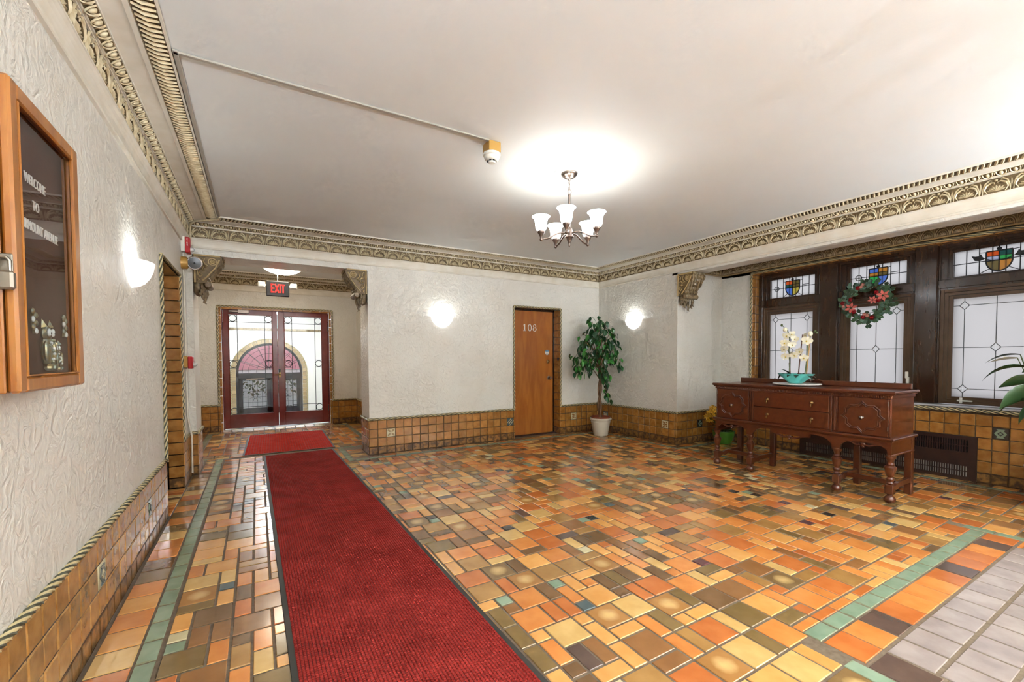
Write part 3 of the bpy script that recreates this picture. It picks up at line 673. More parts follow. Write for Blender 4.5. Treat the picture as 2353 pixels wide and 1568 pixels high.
def field(x0,y0,x1,y1,fn,clips):
    nx,ny=int((x1-x0)/U)+2,int((y1-y0)/U)+2; used=[[False]*ny for _ in range(nx)]
    ok=lambda i,j:0<=i<nx and 0<=j<ny and not used[i][j] and fn(x0+(i+.5)*U,y0+(j+.5)*U)
    order=[(i,j) for j in range(ny) for i in range(nx)]
    for i,j in order:
        if not ok(i,j): continue
        sh=[(2,2),(2,1),(1,2),(1,1)]; random.shuffle(sh)
        wts={(2,2):.46,(2,1):.24,(1,2):.24,(1,1):.17}
        sh=sorted(sh,key=lambda s:-random.random()**(1/wts[s]))
        for w,h in sh:
            if all(ok(i+a,j+b) for a in range(w) for b in range(h)):
                for a in range(w):
                    for b in range(h): used[i+a][j+b]=True
                R=[x0+i*U+GAP/2,y0+j*U+GAP/2,x0+(i+w)*U-GAP/2,y0+(j+h)*U-GAP/2]
                for s in clips:
                    ox=min(R[2],s[2])-max(R[0],s[0]); oy=min(R[3],s[3])-max(R[1],s[1])
                    if ox>0 and oy>0:
                        if ox<oy:
                            if R[0]<s[0]: R[2]=s[0]
                            else: R[0]=s[2]
                        else:
                            if R[1]<s[1]: R[3]=s[1]
                            else: R[1]=s[3]
                if R[2]-R[0]>.015 and R[3]-R[1]>.015: pieces.append((*R,colour(w,h),'floor_tile'))
                break
field(-.366,-.1-33*U,5.83,6.34,free,SOLID)
field(-.645,6.35,1.385,8.595,lambda x,y:-.645<x<1.385 and 6.41<y<8.595,SOLID)
RUN=[(.045,6.25),(.868,6.25),(.905,-.6),(.09,-.6)]
def seen_area(p):
    q=[project((x,y,0)) for x,y in ((p[0],p[1]),(p[2],p[1]),(p[2],p[3]),(p[0],p[3]))]
    if any(c is None for c in q): return 0
    cx,cy=sum(c[0] for c in q)/4,sum(c[1] for c in q)/4
    if not(-40<cx<2393 and 0<cy<1608): return 0
    mx,my=(p[0]+p[2])/2,(p[1]+p[3])/2
    if .10<mx<.86 and my<6.2 or (-.15<mx<.85 and 6.4<my<7.9): return 0
    return abs(sum(q[i][0]*q[(i+1)%4][1]-q[(i+1)%4][0]*q[i][1] for i in range(4)))/2
top=sorted((p for p in pieces if p[5]=='floor_tile'),key=lambda p:-seen_area(p)); solo=set(map(id,top[:300]))
rest=MB()
for p in pieces:
    x0,y0,x1,y1,c,nm=p; dz=random.uniform(-.0006,.0006)
    if nm!='floor_tile' or id(p) in solo:
        T=Tr((x0,y0,-TZ+dz))@Rx(random.uniform(-.003,.003))@Ry(random.uniform(-.003,.003))
        o=link(nm,tile_mesh(x1-x0,y1-y0,TZ,FT[c],.0025),floor,T)
    else: rest.add(tile_mb(x1-x0,y1-y0,TZ,.0025),Tr((x0,y0,-TZ+dz)),FTK.index(c))
q=mk('floor_tile_field',rest,FTM,floor); q['kind']='stuff'

# ================================================================== WINDOWS OF THE BAY
def ring(mb,y0,z0,y1,z1,w,x0,x1,mi=0,b=.002):
    wt,wb,wl_,wr_=(w,w,w,w) if not isinstance(w,tuple) else w
    mb.cbox(x0,y0,z0,x1,y0+wl_,z1,b,mi); mb.cbox(x0,y1-wr_,z0,x1,y1,z1,b,mi); mb.cbox(x0,y0+wl_,z1-wt,x1,y1-wr_,z1,b,mi); mb.cbox(x0,y0+wl_,z0,x1,y1-wr_,z0+wb,b,mi)
def came(mb,a,b,w,x,t=.006,mi=0):
    a=Vector((0,a[0],a[1]));b=Vector((0,b[0],b[1]));d=(b-a);L=d.length;d.normalize();n=Vector((1,0,0)).cross(d)
    mb.box(0,-w/2,0,L,w/2,t,mi,frame((x,a.y,a.z),d,n,Vector((1,0,0)) if d.cross(n).x>0 else Vector((-1,0,0))))
def pane(name,parent,pts,x,mat):
    m=MB(); m.face([(x,y,z) for y,z in pts]); return mk(name,m,mat,parent)
XF=XW+.165
def window(n,y0,y1,gy0,gy1,extras,shield,label,crank=None):
    o=link('window_%d'%n,None); o['kind']='structure'; o['label']=label
    m=MB(); m.cbox(XF-.015,y0,WZ0+.014,XF+.1,gy0-.09,WZ1,.003); m.cbox(XF-.015,gy1+.088,WZ0+.014,XF+.1,y1,WZ1,.003); m.cbox(XF-.012,y0,2.345,XF+.1,y1,WZ1,.003)
    mk('window_frame',m,WOODW,o)
    m=MB(); m.cbox(XF-.022,y0,1.932,XF+.1,y1,2.022,.004); m.box(XF-.01,y0,1.915,XF+.1,y1,1.934); mk('transom_bar',m,WOODW,o)
    m=MB(); ring(m,gy0-.09,2.022,gy1+.09,2.35,(.028,.014,.05,.05),XF+.005,XF+.09); ring(m,gy0-.045,2.034,gy1+.045,2.325,(.03,.01,.04,.04),XF+.03,XF+.09); mk('transom_sash',m,WOODW,o)
    m=MB(); ring(m,gy0-.088,.735,gy1+.088,1.918,.031,XF-.004,XF+.09); ring(m,gy0-.058,.752,gy1+.058,1.885,.032,XF+.004,XF+.09); ring(m,gy0-.028,.775,gy1+.028,1.85,.034,XF+.014,XF+.09)
    mk('sash_frame',m,SASH,o)
    # frosted leaded casement
    X=XF+.03; g0,g1,h0,h1=gy0,gy1,.808,1.817; W=g1-g0
    ys=[g0,g0+.14*W,(g0+g1)/2,g1-.14*W,g1]; zs=[h0,h0+.085,1.315,h1-.075,h1]; c=MB()
    for i in range(4):
        for j in range(4): pane('pane',o,[(ys[i]+.001,zs[j]+.001),(ys[i+1]-.001,zs[j]+.001),(ys[i+1]-.001,zs[j+1]-.001),(ys[i]+.001,zs[j+1]-.001)],X,SKYG)
    def gaps(lo,hi,cs,w):
        e=[lo]
        for q in cs: e+=[q-w,q+w]
        e.append(hi); return [(max(lo,a),min(hi,b)) for a,b in zip(e[::2],e[1::2]) if min(hi,b)-max(lo,a)>.004]
    for i in (1,2,3):
        for a,b in gaps(h0,h1,[zs[2]] if i==2 else [zs[1],zs[3]],.042): came(c,(ys[i],a),(ys[i],b),.0055,X-.004)
        for a,b in gaps(g0,g1,[ys[2]] if i==2 else [ys[1],ys[3]],.036): came(c,(a,zs[i]),(b,zs[i]),.0055,X-.004)
    for y,z in ((ys[1],zs[1]),(ys[1],zs[3]),(ys[3],zs[1]),(ys[3],zs[3]),(ys[2],zs[2])):
        a,b=(.036,.042); a=min(a,.036); D=[(y-a,z),(y,z-b),(y+a,z),(y,z+b)]
        D=[(min(max(q[0],g0),g1),q[1]) for q in D]
        pane('diamond_pane',o,D,X-.0065,CLEAR)
        for i in range(4): came(c,D[i],D[(i+1)%4],.006,X-.0075)
    mk('lead_came',c,LEAD,o)
    # leaded transom with a shield
    X=XF+.062; h0,h1=2.044,2.296; c=MB(); t0,t1=gy0-.006,gy1+.006; W=t1-t0; n_=7
    ys=[t1-W*i/n_ for i in range(n_+1)]; zc=(h0+h1)/2-.002
    for i in range(n_):
        for a,b in ((h0,zc),(zc,h1)): pane('pane',o,[(ys[i+1]+.001,a+.001),(ys[i]-.001,a+.001),(ys[i]-.001,b-.001),(ys[i+1]+.001,b-.001)],X,TRG)
    for y in ys[1:-1]: came(c,(y,h0),(y,h1),.007,X-.004)
    came(c,(t0,zc),(t1,zc),.007,X-.004); came(c,(ys[0],h0),(ys[0],h1),.006,X-.004); came(c,(ys[-1],h0),(ys[-1],h1),.006,X-.004)
    yc=(t0+t1)/2; hw=.088; zt,zm,zbm=h1-.04,zc-.012,h0+.012
    def outl(z):   # half width of the shield at height z
        return hw if z>zm else hw*math.sqrt(max(0,1-((zm-z)/(zm-zbm))**1.7))
    def seg(side,za,zb):
        P=[(yc,za)]
        for k in range(6): z=za+(zb-za)*k/5; P.append((yc+side*outl(z)*.95,z))
        P.append((yc,zb)); return P
    z3=[zbm,zm+.005,zm+.05,zt]
    for side,cols in ((1,shield[0]),(-1,shield[1])):
        for k in range(3): pane('stained_pane',o,seg(side,z3[k],z3[k+1]),X-.006,ST[cols[k]])
    edge=[(yc-hw,zt)]+[(yc-outl(z),z) for z in [zt+(zbm-zt)*k/14 for k in range(15)]]; edge=edge+[(2*yc-a,z) for a,z in edge[::-1]]
    for a,b in zip(edge,edge[1:]+edge[:1]):
        if (Vector(a)-Vector(b)).length>.001: came(c,a,b,.011,X-.009)
    came(c,(yc,zbm),(yc,h1),.009,X-.0095)
    for z in z3[1:3]: came(c,(yc-outl(z),z),(yc+outl(z),z),.006,X-.0095)
    for s_ in (1,-1):
        came(c,(yc+s_*.055,h0+.05),(yc+s_*W*1.5/7,h0+.003),.006,X-.006)
        came(c,(yc+s_*hw,zt-.005),(yc+s_*W*1.5/7,zt+.0),.006,X-.006)
    c.ball((X-.008,yc,h1-.022),.02,10,6,0,(.25,1,.8))
    if 'circle' in extras:
        yr=ys[1]; Tq=frame((X-.010,yr,zc),(0,-1,0),(0,0,1),(-1,0,0)); c.add(ring2(.034,.034,.008,.008,18),Tq); c.ball((X-.008,yr,zc),.006,8,5)
        pane('roundel_pane',o,[(yr+.03*math.cos(k*PI/8),zc+.03*math.sin(k*PI/8)) for k in range(16)],X-.0065,CLEAR)
    if 'lines' in extras: came(c,(ys[5],zc+.02),(ys[6],zc+.02),.007,X-.006)
    if 'axes' in extras:
        for s_ in (1,-1):
            a=Vector((yc+s_*W*1.52/7,zc+.045)); poly=[(.055,.022),(.03,-.03),(-.005,-.038),(-.04,-.022),(-.024,.0),(-.012,.03),(.0,.012),(.025,.012)]
            c.prism([(a.x+s_*q[0],a.y+q[1]) for q in poly],0,.005,frame((X-.006,0,0),(0,1,0),(0,0,1),(1,0,0)))
            came(c,(yc+s_*.05,zc+.0),(a.x+s_*.0,a.y),.006,X-.0065)
    mk('lead_came',c,LEADB,o,fixn=True)
    if crank=='fold':
        m=MB(); m.cbox(XF-.03,gy1-.17,.765,XF-.004,gy1-.06,.779,.003); m.cbox(XF-.034,gy1-.10,.745,XF-.018,gy1-.078,.805,.004); mk('window_crank',m,WHITEP,o)
    if crank=='lever':
        m=MB(); m.cbox(XF-.03,gy0-.062,.93,XF-.004,gy0-.036,1.0,.004); m.cbox(XF-.04,gy0-.060,.985,XF-.026,gy0-.030,1.06,.005); mk('window_latch',m,WHITEP,o)
    return o
window(1,2.80,WY1-.002,2.893,3.446,('circle','lines'),(('blue','teal','red'),('yellow','olive','olive')),'leaded window with round roundel and orange-topped shield next to the tiled reveal')
window(2,1.873,2.60,1.972,2.49,('circle','lines'),(('green','amber','blue'),('blue','olive','amber')),'leaded window with green-bottomed shield behind the wreath','lever')
window(3,WY0+.002,1.692,.965,1.587,('axes','lines'),(('olive','pale','red'),('amber','green','teal')),'leaded window with battle axes and shield in its transom','fold')
for i,(a,b) in enumerate(((2.60,2.80),(1.692,1.873))):
    m=MB(); m.cbox(XF-.05,a,WZ0+.014,XF+.1,b,WZ1,.006); struct('trim_%d'%(5+i),m,WOODW,label='dark varnished post between two bay windows')

# ================================================================== RED DOUBLE DOORS AND THE FOYER BEYOND
DY=YV+.05
m=MB(); m.cbox(VX0+.036,DY-.02,0,-.492,DY+.09,VZ-.036,.003); m.cbox(1.167,DY-.02,0,VX1-.036,DY+.09,VZ-.036,.003); m.cbox(-.492,DY-.02,2.10,1.167,DY+.09,VZ-.036,.003)
struct('trim_7',m,REDP,label='red painted frame round the double doors')
m=MB(); m.box(VX0,YV+.0,-.004,VX1,YV+.26,.022); struct('trim_8',m,STEEL,label='metal sill under the red double doors')
def red_leaf(n,x0,x1,gx0,gx1,label):
    m=MB(); z0,z1,h0,h1=.034,2.098,.268,2.003; y0,y1=DY,DY+.045
    for b in ((x0,y0,z0,gx0,y1,z1),(gx1,y0,z0,x1,y1,z1),(gx0,y0,h1,gx1,y1,z1),(gx0,y0,z0,gx1,y1,h0)): m.cbox(*b,.003)
    d=struct('door_%d'%n,m,REDP,label=label)
    m=MB(); m.tube([(gx0+.006,y0-.002,h0+.006),(gx1-.006,y0-.002,h0+.006),(gx1-.006,y0-.002,h1-.006),(gx0+.006,y0-.002,h1-.006)],.007,6,closed=True); mk('glazing_bead',m,REDP,d)
    m=MB(); m.face([(gx0,y0+.022,h0),(gx1,y0+.022,h0),(gx1,y0+.022,h1),(gx0,y0+.022,h1)]); mk('pane',m,DOORGL,d)
    m=MB(); W=gx1-gx0; yy=y0+.012; va,vb=gx0+.128,gx1-.118; zm=1.145
    bar=lambda xa,za,xb,zb:m.box(min(xa,xb)-.005,yy-.005,min(za,zb)-.005,max(xa,xb)+.005,yy+.005,max(za,zb)+.005)
    for x in (va,vb): bar(x,h0,x,h1)
    bar(gx0,h1-.128,gx1,h1-.128); bar(va,h0+.128,gx1,h0+.128)
    for s_ in (-.066,.066): bar(gx0,zm+s_,va,zm+s_); bar(vb,zm+s_,gx1,zm+s_)
    for cx in ((gx0+va)/2,(vb+gx1)/2):
        for cz in (h1-.063,zm,h0+.063): m.tube([(cx+.056*math.cos(k*PI/10),yy,cz+.056*math.sin(k*PI/10)) for k in range(20)],.006,6,closed=True)
    mk('iron_grille',m,IRON,d)
    return d
dl=red_leaf(3,-.49,.325,-.412,.248,'left leaf of the red double doors, with a metal closer along its top rail')
dr=red_leaf(4,.331,1.165,.432,1.062,'right leaf of the red double doors, without a closer')
m=MB(); m.cbox(-.40,DY-.05,2.035,-.16,DY-.004,2.075,.008); m.cbox(-.27,DY-.056,2.02,-.10,DY-.002,2.085,.006); cl=mk('door_closer',m,NICKEL,dl)
m=MB(); m.cbox(-.22,DY-.05,2.09,-.19,DY-.03,2.11,.003); m.box(-.20,DY-.07,2.108,-.02,DY-.03,2.118); mk('closer_arm',m,BRONZE,cl)
m=MB(); m.cbox(.338,DY-.012,.90,.372,DY,1.03,.003); m.tube([(.355,DY-.012,.955),(.355,DY-.05,.955),(.27,DY-.055,.95)],[.011,.011,.010],8); mk('door_handle',m,BRASS,dr,smooth=50)
m=MB(); m.cbox(.335,DY-.016,.99,.365,DY-.001,1.05,.003); mk('lock_plate',m,BLACKP,dr)
for z in (.25,1.75):
    for d_,x in ((dl,-.492),(dr,1.166)): m=MB(); m.lathe([(.009,0),(.009,.11)],8,Tr((x,DY-.008,z))); mk('hinge',m,BLACKP,d_,smooth=50)
# foyer shell
FY,FZ=12.5,-.14; AX,AR,AS=.285,.735,.90
m=MB(); m.box(-1.3,9.0,FZ-.2,2.0,FY+.3,FZ); m.box(VX0,YV+.255,FZ,VX1,9.45,.0); struct('floor_foyer',m,PAVE)
m=MB(); m.box(-1.4,9.0,2.45,2.1,FY+.3,2.6); struct('ceiling_foyer',m,CEILP)
m=MB(); m.box(-1.4,YV+.2,FZ-.1,-1.15,FY+.3,2.6); struct('wall_foyer_left',m,CORRW); m=MB(); m.box(1.78,YV+.2,FZ-.1,2.05,FY+.3,2.6); struct('wall_foyer_right',m,CORRW)
m=MB(); m.box(-1.3,YV+.24,-.2,VX0-.01,YV+.36,2.6); m.box(VX1+.01,YV+.24,-.2,2.0,YV+.36,2.6); m.box(-1.3,YV+.24,VZ,2.0,YV+.36,2.6); struct('wall_foyer_inner',m,CORRW)
m=MB(); NA=28
xs=[-1.2,AX-AR]+[AX-AR*math.cos(PI*k/NA) for k in range(1,NA)]+[AX+AR,1.8]
hz=lambda x:AS+math.sqrt(max(0,AR*AR-(x-AX)**2))
for a,b in zip(xs[:-1],xs[1:]):
    inside=a>=AX-AR-1e-6 and b<=AX+AR+1e-6; za,zb=(hz(a),hz(b)) if inside else (FZ-.1,FZ-.1)
    for y in (FY,FY+.2): m.face([(a,y,za),(b,y,zb),(b,y,2.6),(a,y,2.6)])
    if inside: m.face([(a,FY,za),(b,FY,zb),(b,FY+.2,zb),(a,FY+.2,za)])
for s_ in (-1,1): m.face([(AX+s_*AR,FY,FZ-.1),(AX+s_*AR,FY+.2,FZ-.1),(AX+s_*AR,FY+.2,AS),(AX+s_*AR,FY,AS)])
wf=struct('wall_foyer_front',m,CORRW)
for k in range(26):
    a=PI*(k+.5)/26; link('arch_tile',tile_mesh(.088,.084,.02,FOYT),wf,frame((AX+AR*math.cos(a)+.044*math.sin(a)-0*.1,FY-.001,AS+AR*math.sin(a)-.044*math.cos(a)),(-math.sin(a),0,math.cos(a)),(math.cos(a),0,math.sin(a)),(0,-1,0)))
for s_ in (-1,1):
    z=FZ
    while z<AS-.02:
        z1=min(z+.105,AS); x=AX+s_*AR+(0 if s_>0 else -.084); link('arch_tile',tile_mesh(.084,z1-z-.008,.02,FOYT),wf,frame((x,FY-.001,z+.004),(1,0,0),(0,0,1),(0,-1,0))); z+=.105
rp=[(AX+(AR+.10)*math.cos(PI*k/24),FY-.012,AS+(AR+.10)*math.sin(PI*k/24)) for k in range(25)]
rope('rope_moulding',[(AX+AR+.1,FY-.012,FZ)]+rp+[(AX-AR-.1,FY-.012,FZ)],wf,r=.015)
m=MB(); m.box(-1.15,FY-.03,1.945,1.78,FY,2.0); mk('frieze_band',m,GILTD,wf)
# arched outer entrance
def arc(r,n=24,z0=AS): return [(AX+r*math.cos(PI*k/n),z0+r*math.sin(PI*k/n)) for k in range(n+1)]
m=MB(); A=arc(AR);B=arc(AR-.055); yo=FY+.09
for k in range(24):
    m.face([(A[k][0],yo,A[k][1]),(A[k+1][0],yo,A[k+1][1]),(B[k+1][0],yo,B[k+1][1]),(B[k][0],yo,B[k][1])]); m.face([(B[k][0],yo,B[k][1]),(B[k+1][0],yo,B[k+1][1]),(B[k+1][0],yo+.06,B[k+1][1]),(B[k][0],yo+.06,B[k][1])])
for s_ in (-1,1): m.cbox(AX+s_*AR-(.055 if s_>0 else 0),yo,FZ,AX+s_*AR+(0 if s_>0 else .055),yo+.06,AS,.003)
m.cbox(AX-AR,yo,.76,AX+AR,yo+.07,.885,.004); oe=struct('door_5',m,DOORDK,label='dark arched street entrance seen through the red doors')
for (a,b) in ((AX-AR+.055,AX+.005),(AX+.005,AX+AR-.055)):
    m=MB(); 
    for q in ((a,yo+.01,FZ,a+.085,yo+.05,.76),(b-.085,yo+.01,FZ,b,yo+.05,.76),(a,yo+.01,.70,b,yo+.05,.76),(a,yo+.01,FZ,b,yo+.05,FZ+.16)): m.cbox(*q,.003)
    lf=mk('door_leaf',m,DOORDK,oe); m=MB(); m.face([(a+.08,yo+.03,FZ+.16),(b-.08,yo+.03,FZ+.16),(b-.08,yo+.03,.70),(a+.08,yo+.03,.70)]); mk('pane',m,CLEAR,lf)
    m=MB(); c=lambda p,q:m.tube([(p[0],yo+.025,p[1]),(q[0],yo+.025,q[1])],.0035,4)
    gx0,gx1,gz0,gz1=a+.085,b-.085,FZ+.16,.70; cx,cz=(gx0+gx1)/2,(gz0+gz1)/2-.06
    for i in range(1,5): x=gx0+(gx1-gx0)*i/5; c((x,gz0),(x,gz1))
    for i in range(1,5): z=gz0+(gz1-gz0)*i/5; c((gx0,z),(gx1,z))
    m.tube([(cx+.045*math.cos(k*PI/6),yo+.024,cz+.045*math.sin(k*PI/6)) for k in range(12)],.004,4,closed=True)
    for k in range(8): an=k*PI/4+PI/8; c((cx+.045*math.cos(an),cz+.045*math.sin(an)),(cx+.13*math.cos(an),cz+.13*math.sin(an)))
    mk('lead_came',m,LEADB,lf)
m=MB(); m.cbox(AX-.52,yo-.04,.72,AX-.28,yo-.005,.75,.004); m.box(AX-.42,yo-.05,.75,AX-.12,yo-.02,.76); mk('door_closer',m,NICKEL,oe)
m=MB(); B2=arc(AR-.055); m.face([(x,yo+.03,z) for x,z in B2]+[]); mk('fanlight_pane',m,CLEAR,oe)
m=MB()
for rr in (.30,.48,.60): m.tube([(AX+rr*math.cos(PI*k/16),yo+.025,AS+rr*math.sin(PI*k/16)) for k in range(17)],.0035,4)
for k in range(1,8): a=PI*k/8; m.tube([(AX+.30*math.cos(a),yo+.025,AS+.30*math.sin(a)),(AX+.67*math.cos(a),yo+.025,AS+.67*math.sin(a))],.0035,4)
mk('lead_came',m,LEADB,oe)
# street side
m=MB(); m.box(-12,FY+.3,-.5,14,16,-.30); g_=struct('ground_pavement',m,PAVE); m=MB(); m.box(-30,16,-.55,40,60,-.38); struct('ground_street',m,ASPH)
aw=thing('entrance_awning','pink half-dome fabric awning over the arched street entrance','awning',(AX,FY+.22,AS-.02))
m=MB(); NU,NV=16,6
P=lambda i,j:(1.02*math.cos(PI*i/NU)*math.cos(PI/2*j/NV),1.25*math.sin(PI/2*j/NV),.06+ .95*math.sin(PI*i/NU)*math.cos(PI/2*j/NV))
for i in range(NU):
    for j in range(NV): m.face([P(i,j),P(i+1,j),P(i+1,j+1),P(i,j+1)])
mk('canopy',m,AWN,aw)
m=MB()
for i in range(0,NU+1,2): m.tube([P(i,j) for j in range(NV+1)],.009,5)
mk('frame_ribs',m,STEEL,aw)
m=MB(); 
for j in range(8):
    a0,a1=PI*j/8,PI*(j+1)/8; q=lambda a,z:(1.02*math.cos(a),1.25*math.sin(a),z); m.face([q(a0,.06),q(a1,.06),q(a1,-.10),q(a0,-.10)])
mk('valance',m,frosted('valance_fabric','F2E6E6',0),aw)
def hedge(x,y,rx,ry,h,label,seed):
    random.seed(seed); t=thing('hedge',label,'hedge',(x,y,-.36)); 
    m=MB()
    for i in range(520):
        a,b=random.uniform(0,2*PI),random.uniform(0,1); r=random.uniform(.75,1); c=Vector((rx*r*math.cos(a)*math.sqrt(1-b*b*.5),ry*r*math.sin(a)*math.sqrt(1-b*b*.5),.12+h*b*r))
        s=random.uniform(.05,.11); d1=Vector((random.uniform(-1,1),random.uniform(-1,1),random.uniform(-1,1))).normalized(); d2=d1.orthogonal().normalized()
        m.raw([c-d1*s,c-d2*s*.5+d1.cross(d2)*.01,c+d1*s,c+d2*s*.5+d1.cross(d2)*.01],[(0,1,2,3)],random.randrange(3))
    q=mk('foliage',m,HEDGE,t); q['kind']='stuff'
    for i in range(5):
        m=MB(); a=2*PI*i/5; m.tube([(rx*.3*math.cos(a),ry*.3*math.sin(a),0),(rx*.6*math.cos(a),ry*.6*math.sin(a),h*.7)],[.03,.015],5); mk('stem',m,BARK,t)
hedge(-2.2,20.5,2.6,.9,1.25,'brownish green hedge across the street, partly bare',3); hedge(2.6,21.5,2.2,.9,.95,'low greener hedge across the street beside a gap',4)

# ================================================================== CORBELS
random.seed(5)
def corbel(name,label,T):
    """local x: out from the jamb, y: up (0 at the soffit), z: away from the face panel (thickness runs to -z)"""
    o=link(name,None); o.matrix_world=T; tag(o,label,'corbel','carved corbels'); TH=.255
    S1=[(0,0),(.245,0),(.252,-.035),(.238,-.085),(.205,-.135),(.165,-.185),(.132,-.235),(.118,-.275),(.105,-.30),(0,-.30)]
    m=MB(); m.prism(S1,-TH,0); mk('body',m,material('corbel_ground','7E6842',.5,col2='6A5534',nscale=26) if 'corbel_ground' not in MAT else MAT['corbel_ground'],o)
    m=MB()
    for q in ((0,-.018,.235,0),(0,-.30,.018,-.018)): m.cbox(q[0],q[1],-.004,q[2],q[3],.012,.004)
    m.tube([(.225,-.045,.004),(.19,-.13,.006),(.12,-.225,.006),(.075,-.275,.004)],.008,6); mk('panel_border',m,GILT,o,smooth=40)
    m=MB(); m.add(ring2(.04,.04,.008,.008,18),Tr((.165,-.07,.002))@Sc(1,1,2))
    for k in range(6): a=k*PI/3; m.ball((.165+.018*math.cos(a),-.07+.018*math.sin(a),.004),.011,8,4,0,(1,1,.5))
    m.ball((.165,-.07,.007),.008,8,5); mk('rosette',m,GILT,o,smooth=50)
    m=MB()
    for P in ([(.03,-.03),(.055,-.05),(.05,-.08),(.03,-.075),(.035,-.06)],[(.10,-.035),(.085,-.07),(.10,-.10),(.125,-.12),(.105,-.13),(.095,-.115)],[(.03,-.12),(.06,-.105),(.085,-.13),(.07,-.165),(.045,-.155),(.055,-.14)],[(.03,-.17),(.035,-.21),(.055,-.235),(.075,-.215),(.06,-.205)],[(.03,-.25),(.045,-.265),(.04,-.28)]):
        m.tube([(x,y,.003) for x,y in P],[.004]+[.008]*(len(P)-2)+[.004],6)
    for x,y in ((.05,-.1),(.08,-.045),(.09,-.16),(.05,-.19)): m.ball((x,y,.003),.008,8,4)
    q=mk('scrollwork',m,GILT,o,smooth=50); q['kind']='stuff'
    # acanthus on the S-shaped front, as leaf lobes
    m=MB(); cur=[Vector((x,y,0)) for x,y in S1[1:9]]
    for i in range(len(cur)-1):
        a,b=cur[i],cur[i+1]; t=(b-a).normalized(); n=Vector((-t.y,t.x,0)); n=n if n.x>0 else -n
        for z in (-.03,-.085,-.128,-.17,-.225):
            w=.024; c=(a+b)/2+Vector((0,0,z)); L=(b-a).length*.62
            zz=z+(.02 if i%2 else 0)*(1 if z>-.128 else -1)*(z!=-.128); c=(a+b)/2+Vector((0,0,zz))
            m.raw([c-t*L,c+Vector((0,0,w))-t*L*.3,c+t*L*1.25+n*.012,c-Vector((0,0,w))-t*L*.3,c+n*(.016 if z!=-.128 else .024)],[(0,1,4),(1,2,4),(2,3,4),(3,0,4)])
    q=mk('acanthus_front',m,GILTD,o,smooth=30); q['kind']='stuff'
    m=MB(); m.lathe([(.0,0),(.026,0),(.034,.012),(.030,.03),(.036,.06),(.030,.09),(.036,.128),(.030,.165),(.036,.2),(.030,.225),(.034,.245),(.026,.258),(0,.258)],14,frame((.122,-.315,-TH),(1,0,0),(0,1,0),(0,0,1))); mk('volute_roll',m,GILTD,o,smooth=35)
    m=MB(); m.ball((.03,-.33,-TH/2),.10,12,8,0,(.55,1.05,1.05))
    for z,dx,ly,wv in ((-.012,.045,.13,.03),(-.06,.075,.165,.032),(-.128,.09,.205,.036),(-.196,.075,.165,.032),(-.244,.045,.13,.03)):
        c0=Vector((.04+dx*.5,-.30,-TH/2+(z+TH/2)*.75)); c1=Vector((.012+dx*.55,-.30-ly,z*1.02)); 
        for u,sx2 in ((.30,1.0),(.62,.8)):
            for e in (-1,1):
                a_=c0.lerp(c1,u); m.ball((a_.x+.012,a_.y,a_.z+e*wv*sx2*.62),.017*sx2,8,5,0,(.8,1.7,.9))
        m.tube([c0,c0.lerp(c1,.5)+Vector((.028,0,0)),c1+Vector((.012,.01,0)),c1+Vector((.034,-.004,0))],[.016,.019,.012,.006],6)
    mk('leaf_drop',m,GILTD,o,smooth=30); return o
corbel('corbel','gilt carved corbel beside the round emergency lamp',frame((XPL,YB-.008,ZSO),(1,0,0),(0,0,1),(0,-1,0)))
cm=frame((XP,YB-.008,ZSO),(-1,0,0),(0,0,1),(0,-1,0))
corbel('corbel','gilt carved corbel at the pier with the leaf-cross tile',cm)
corbel('corbel','gilt carved corbel under the bay beam, above the yellow flowers',frame((XR-.008,YS,ZSB),(0,-1,0),(0,0,1),(-1,0,0)))

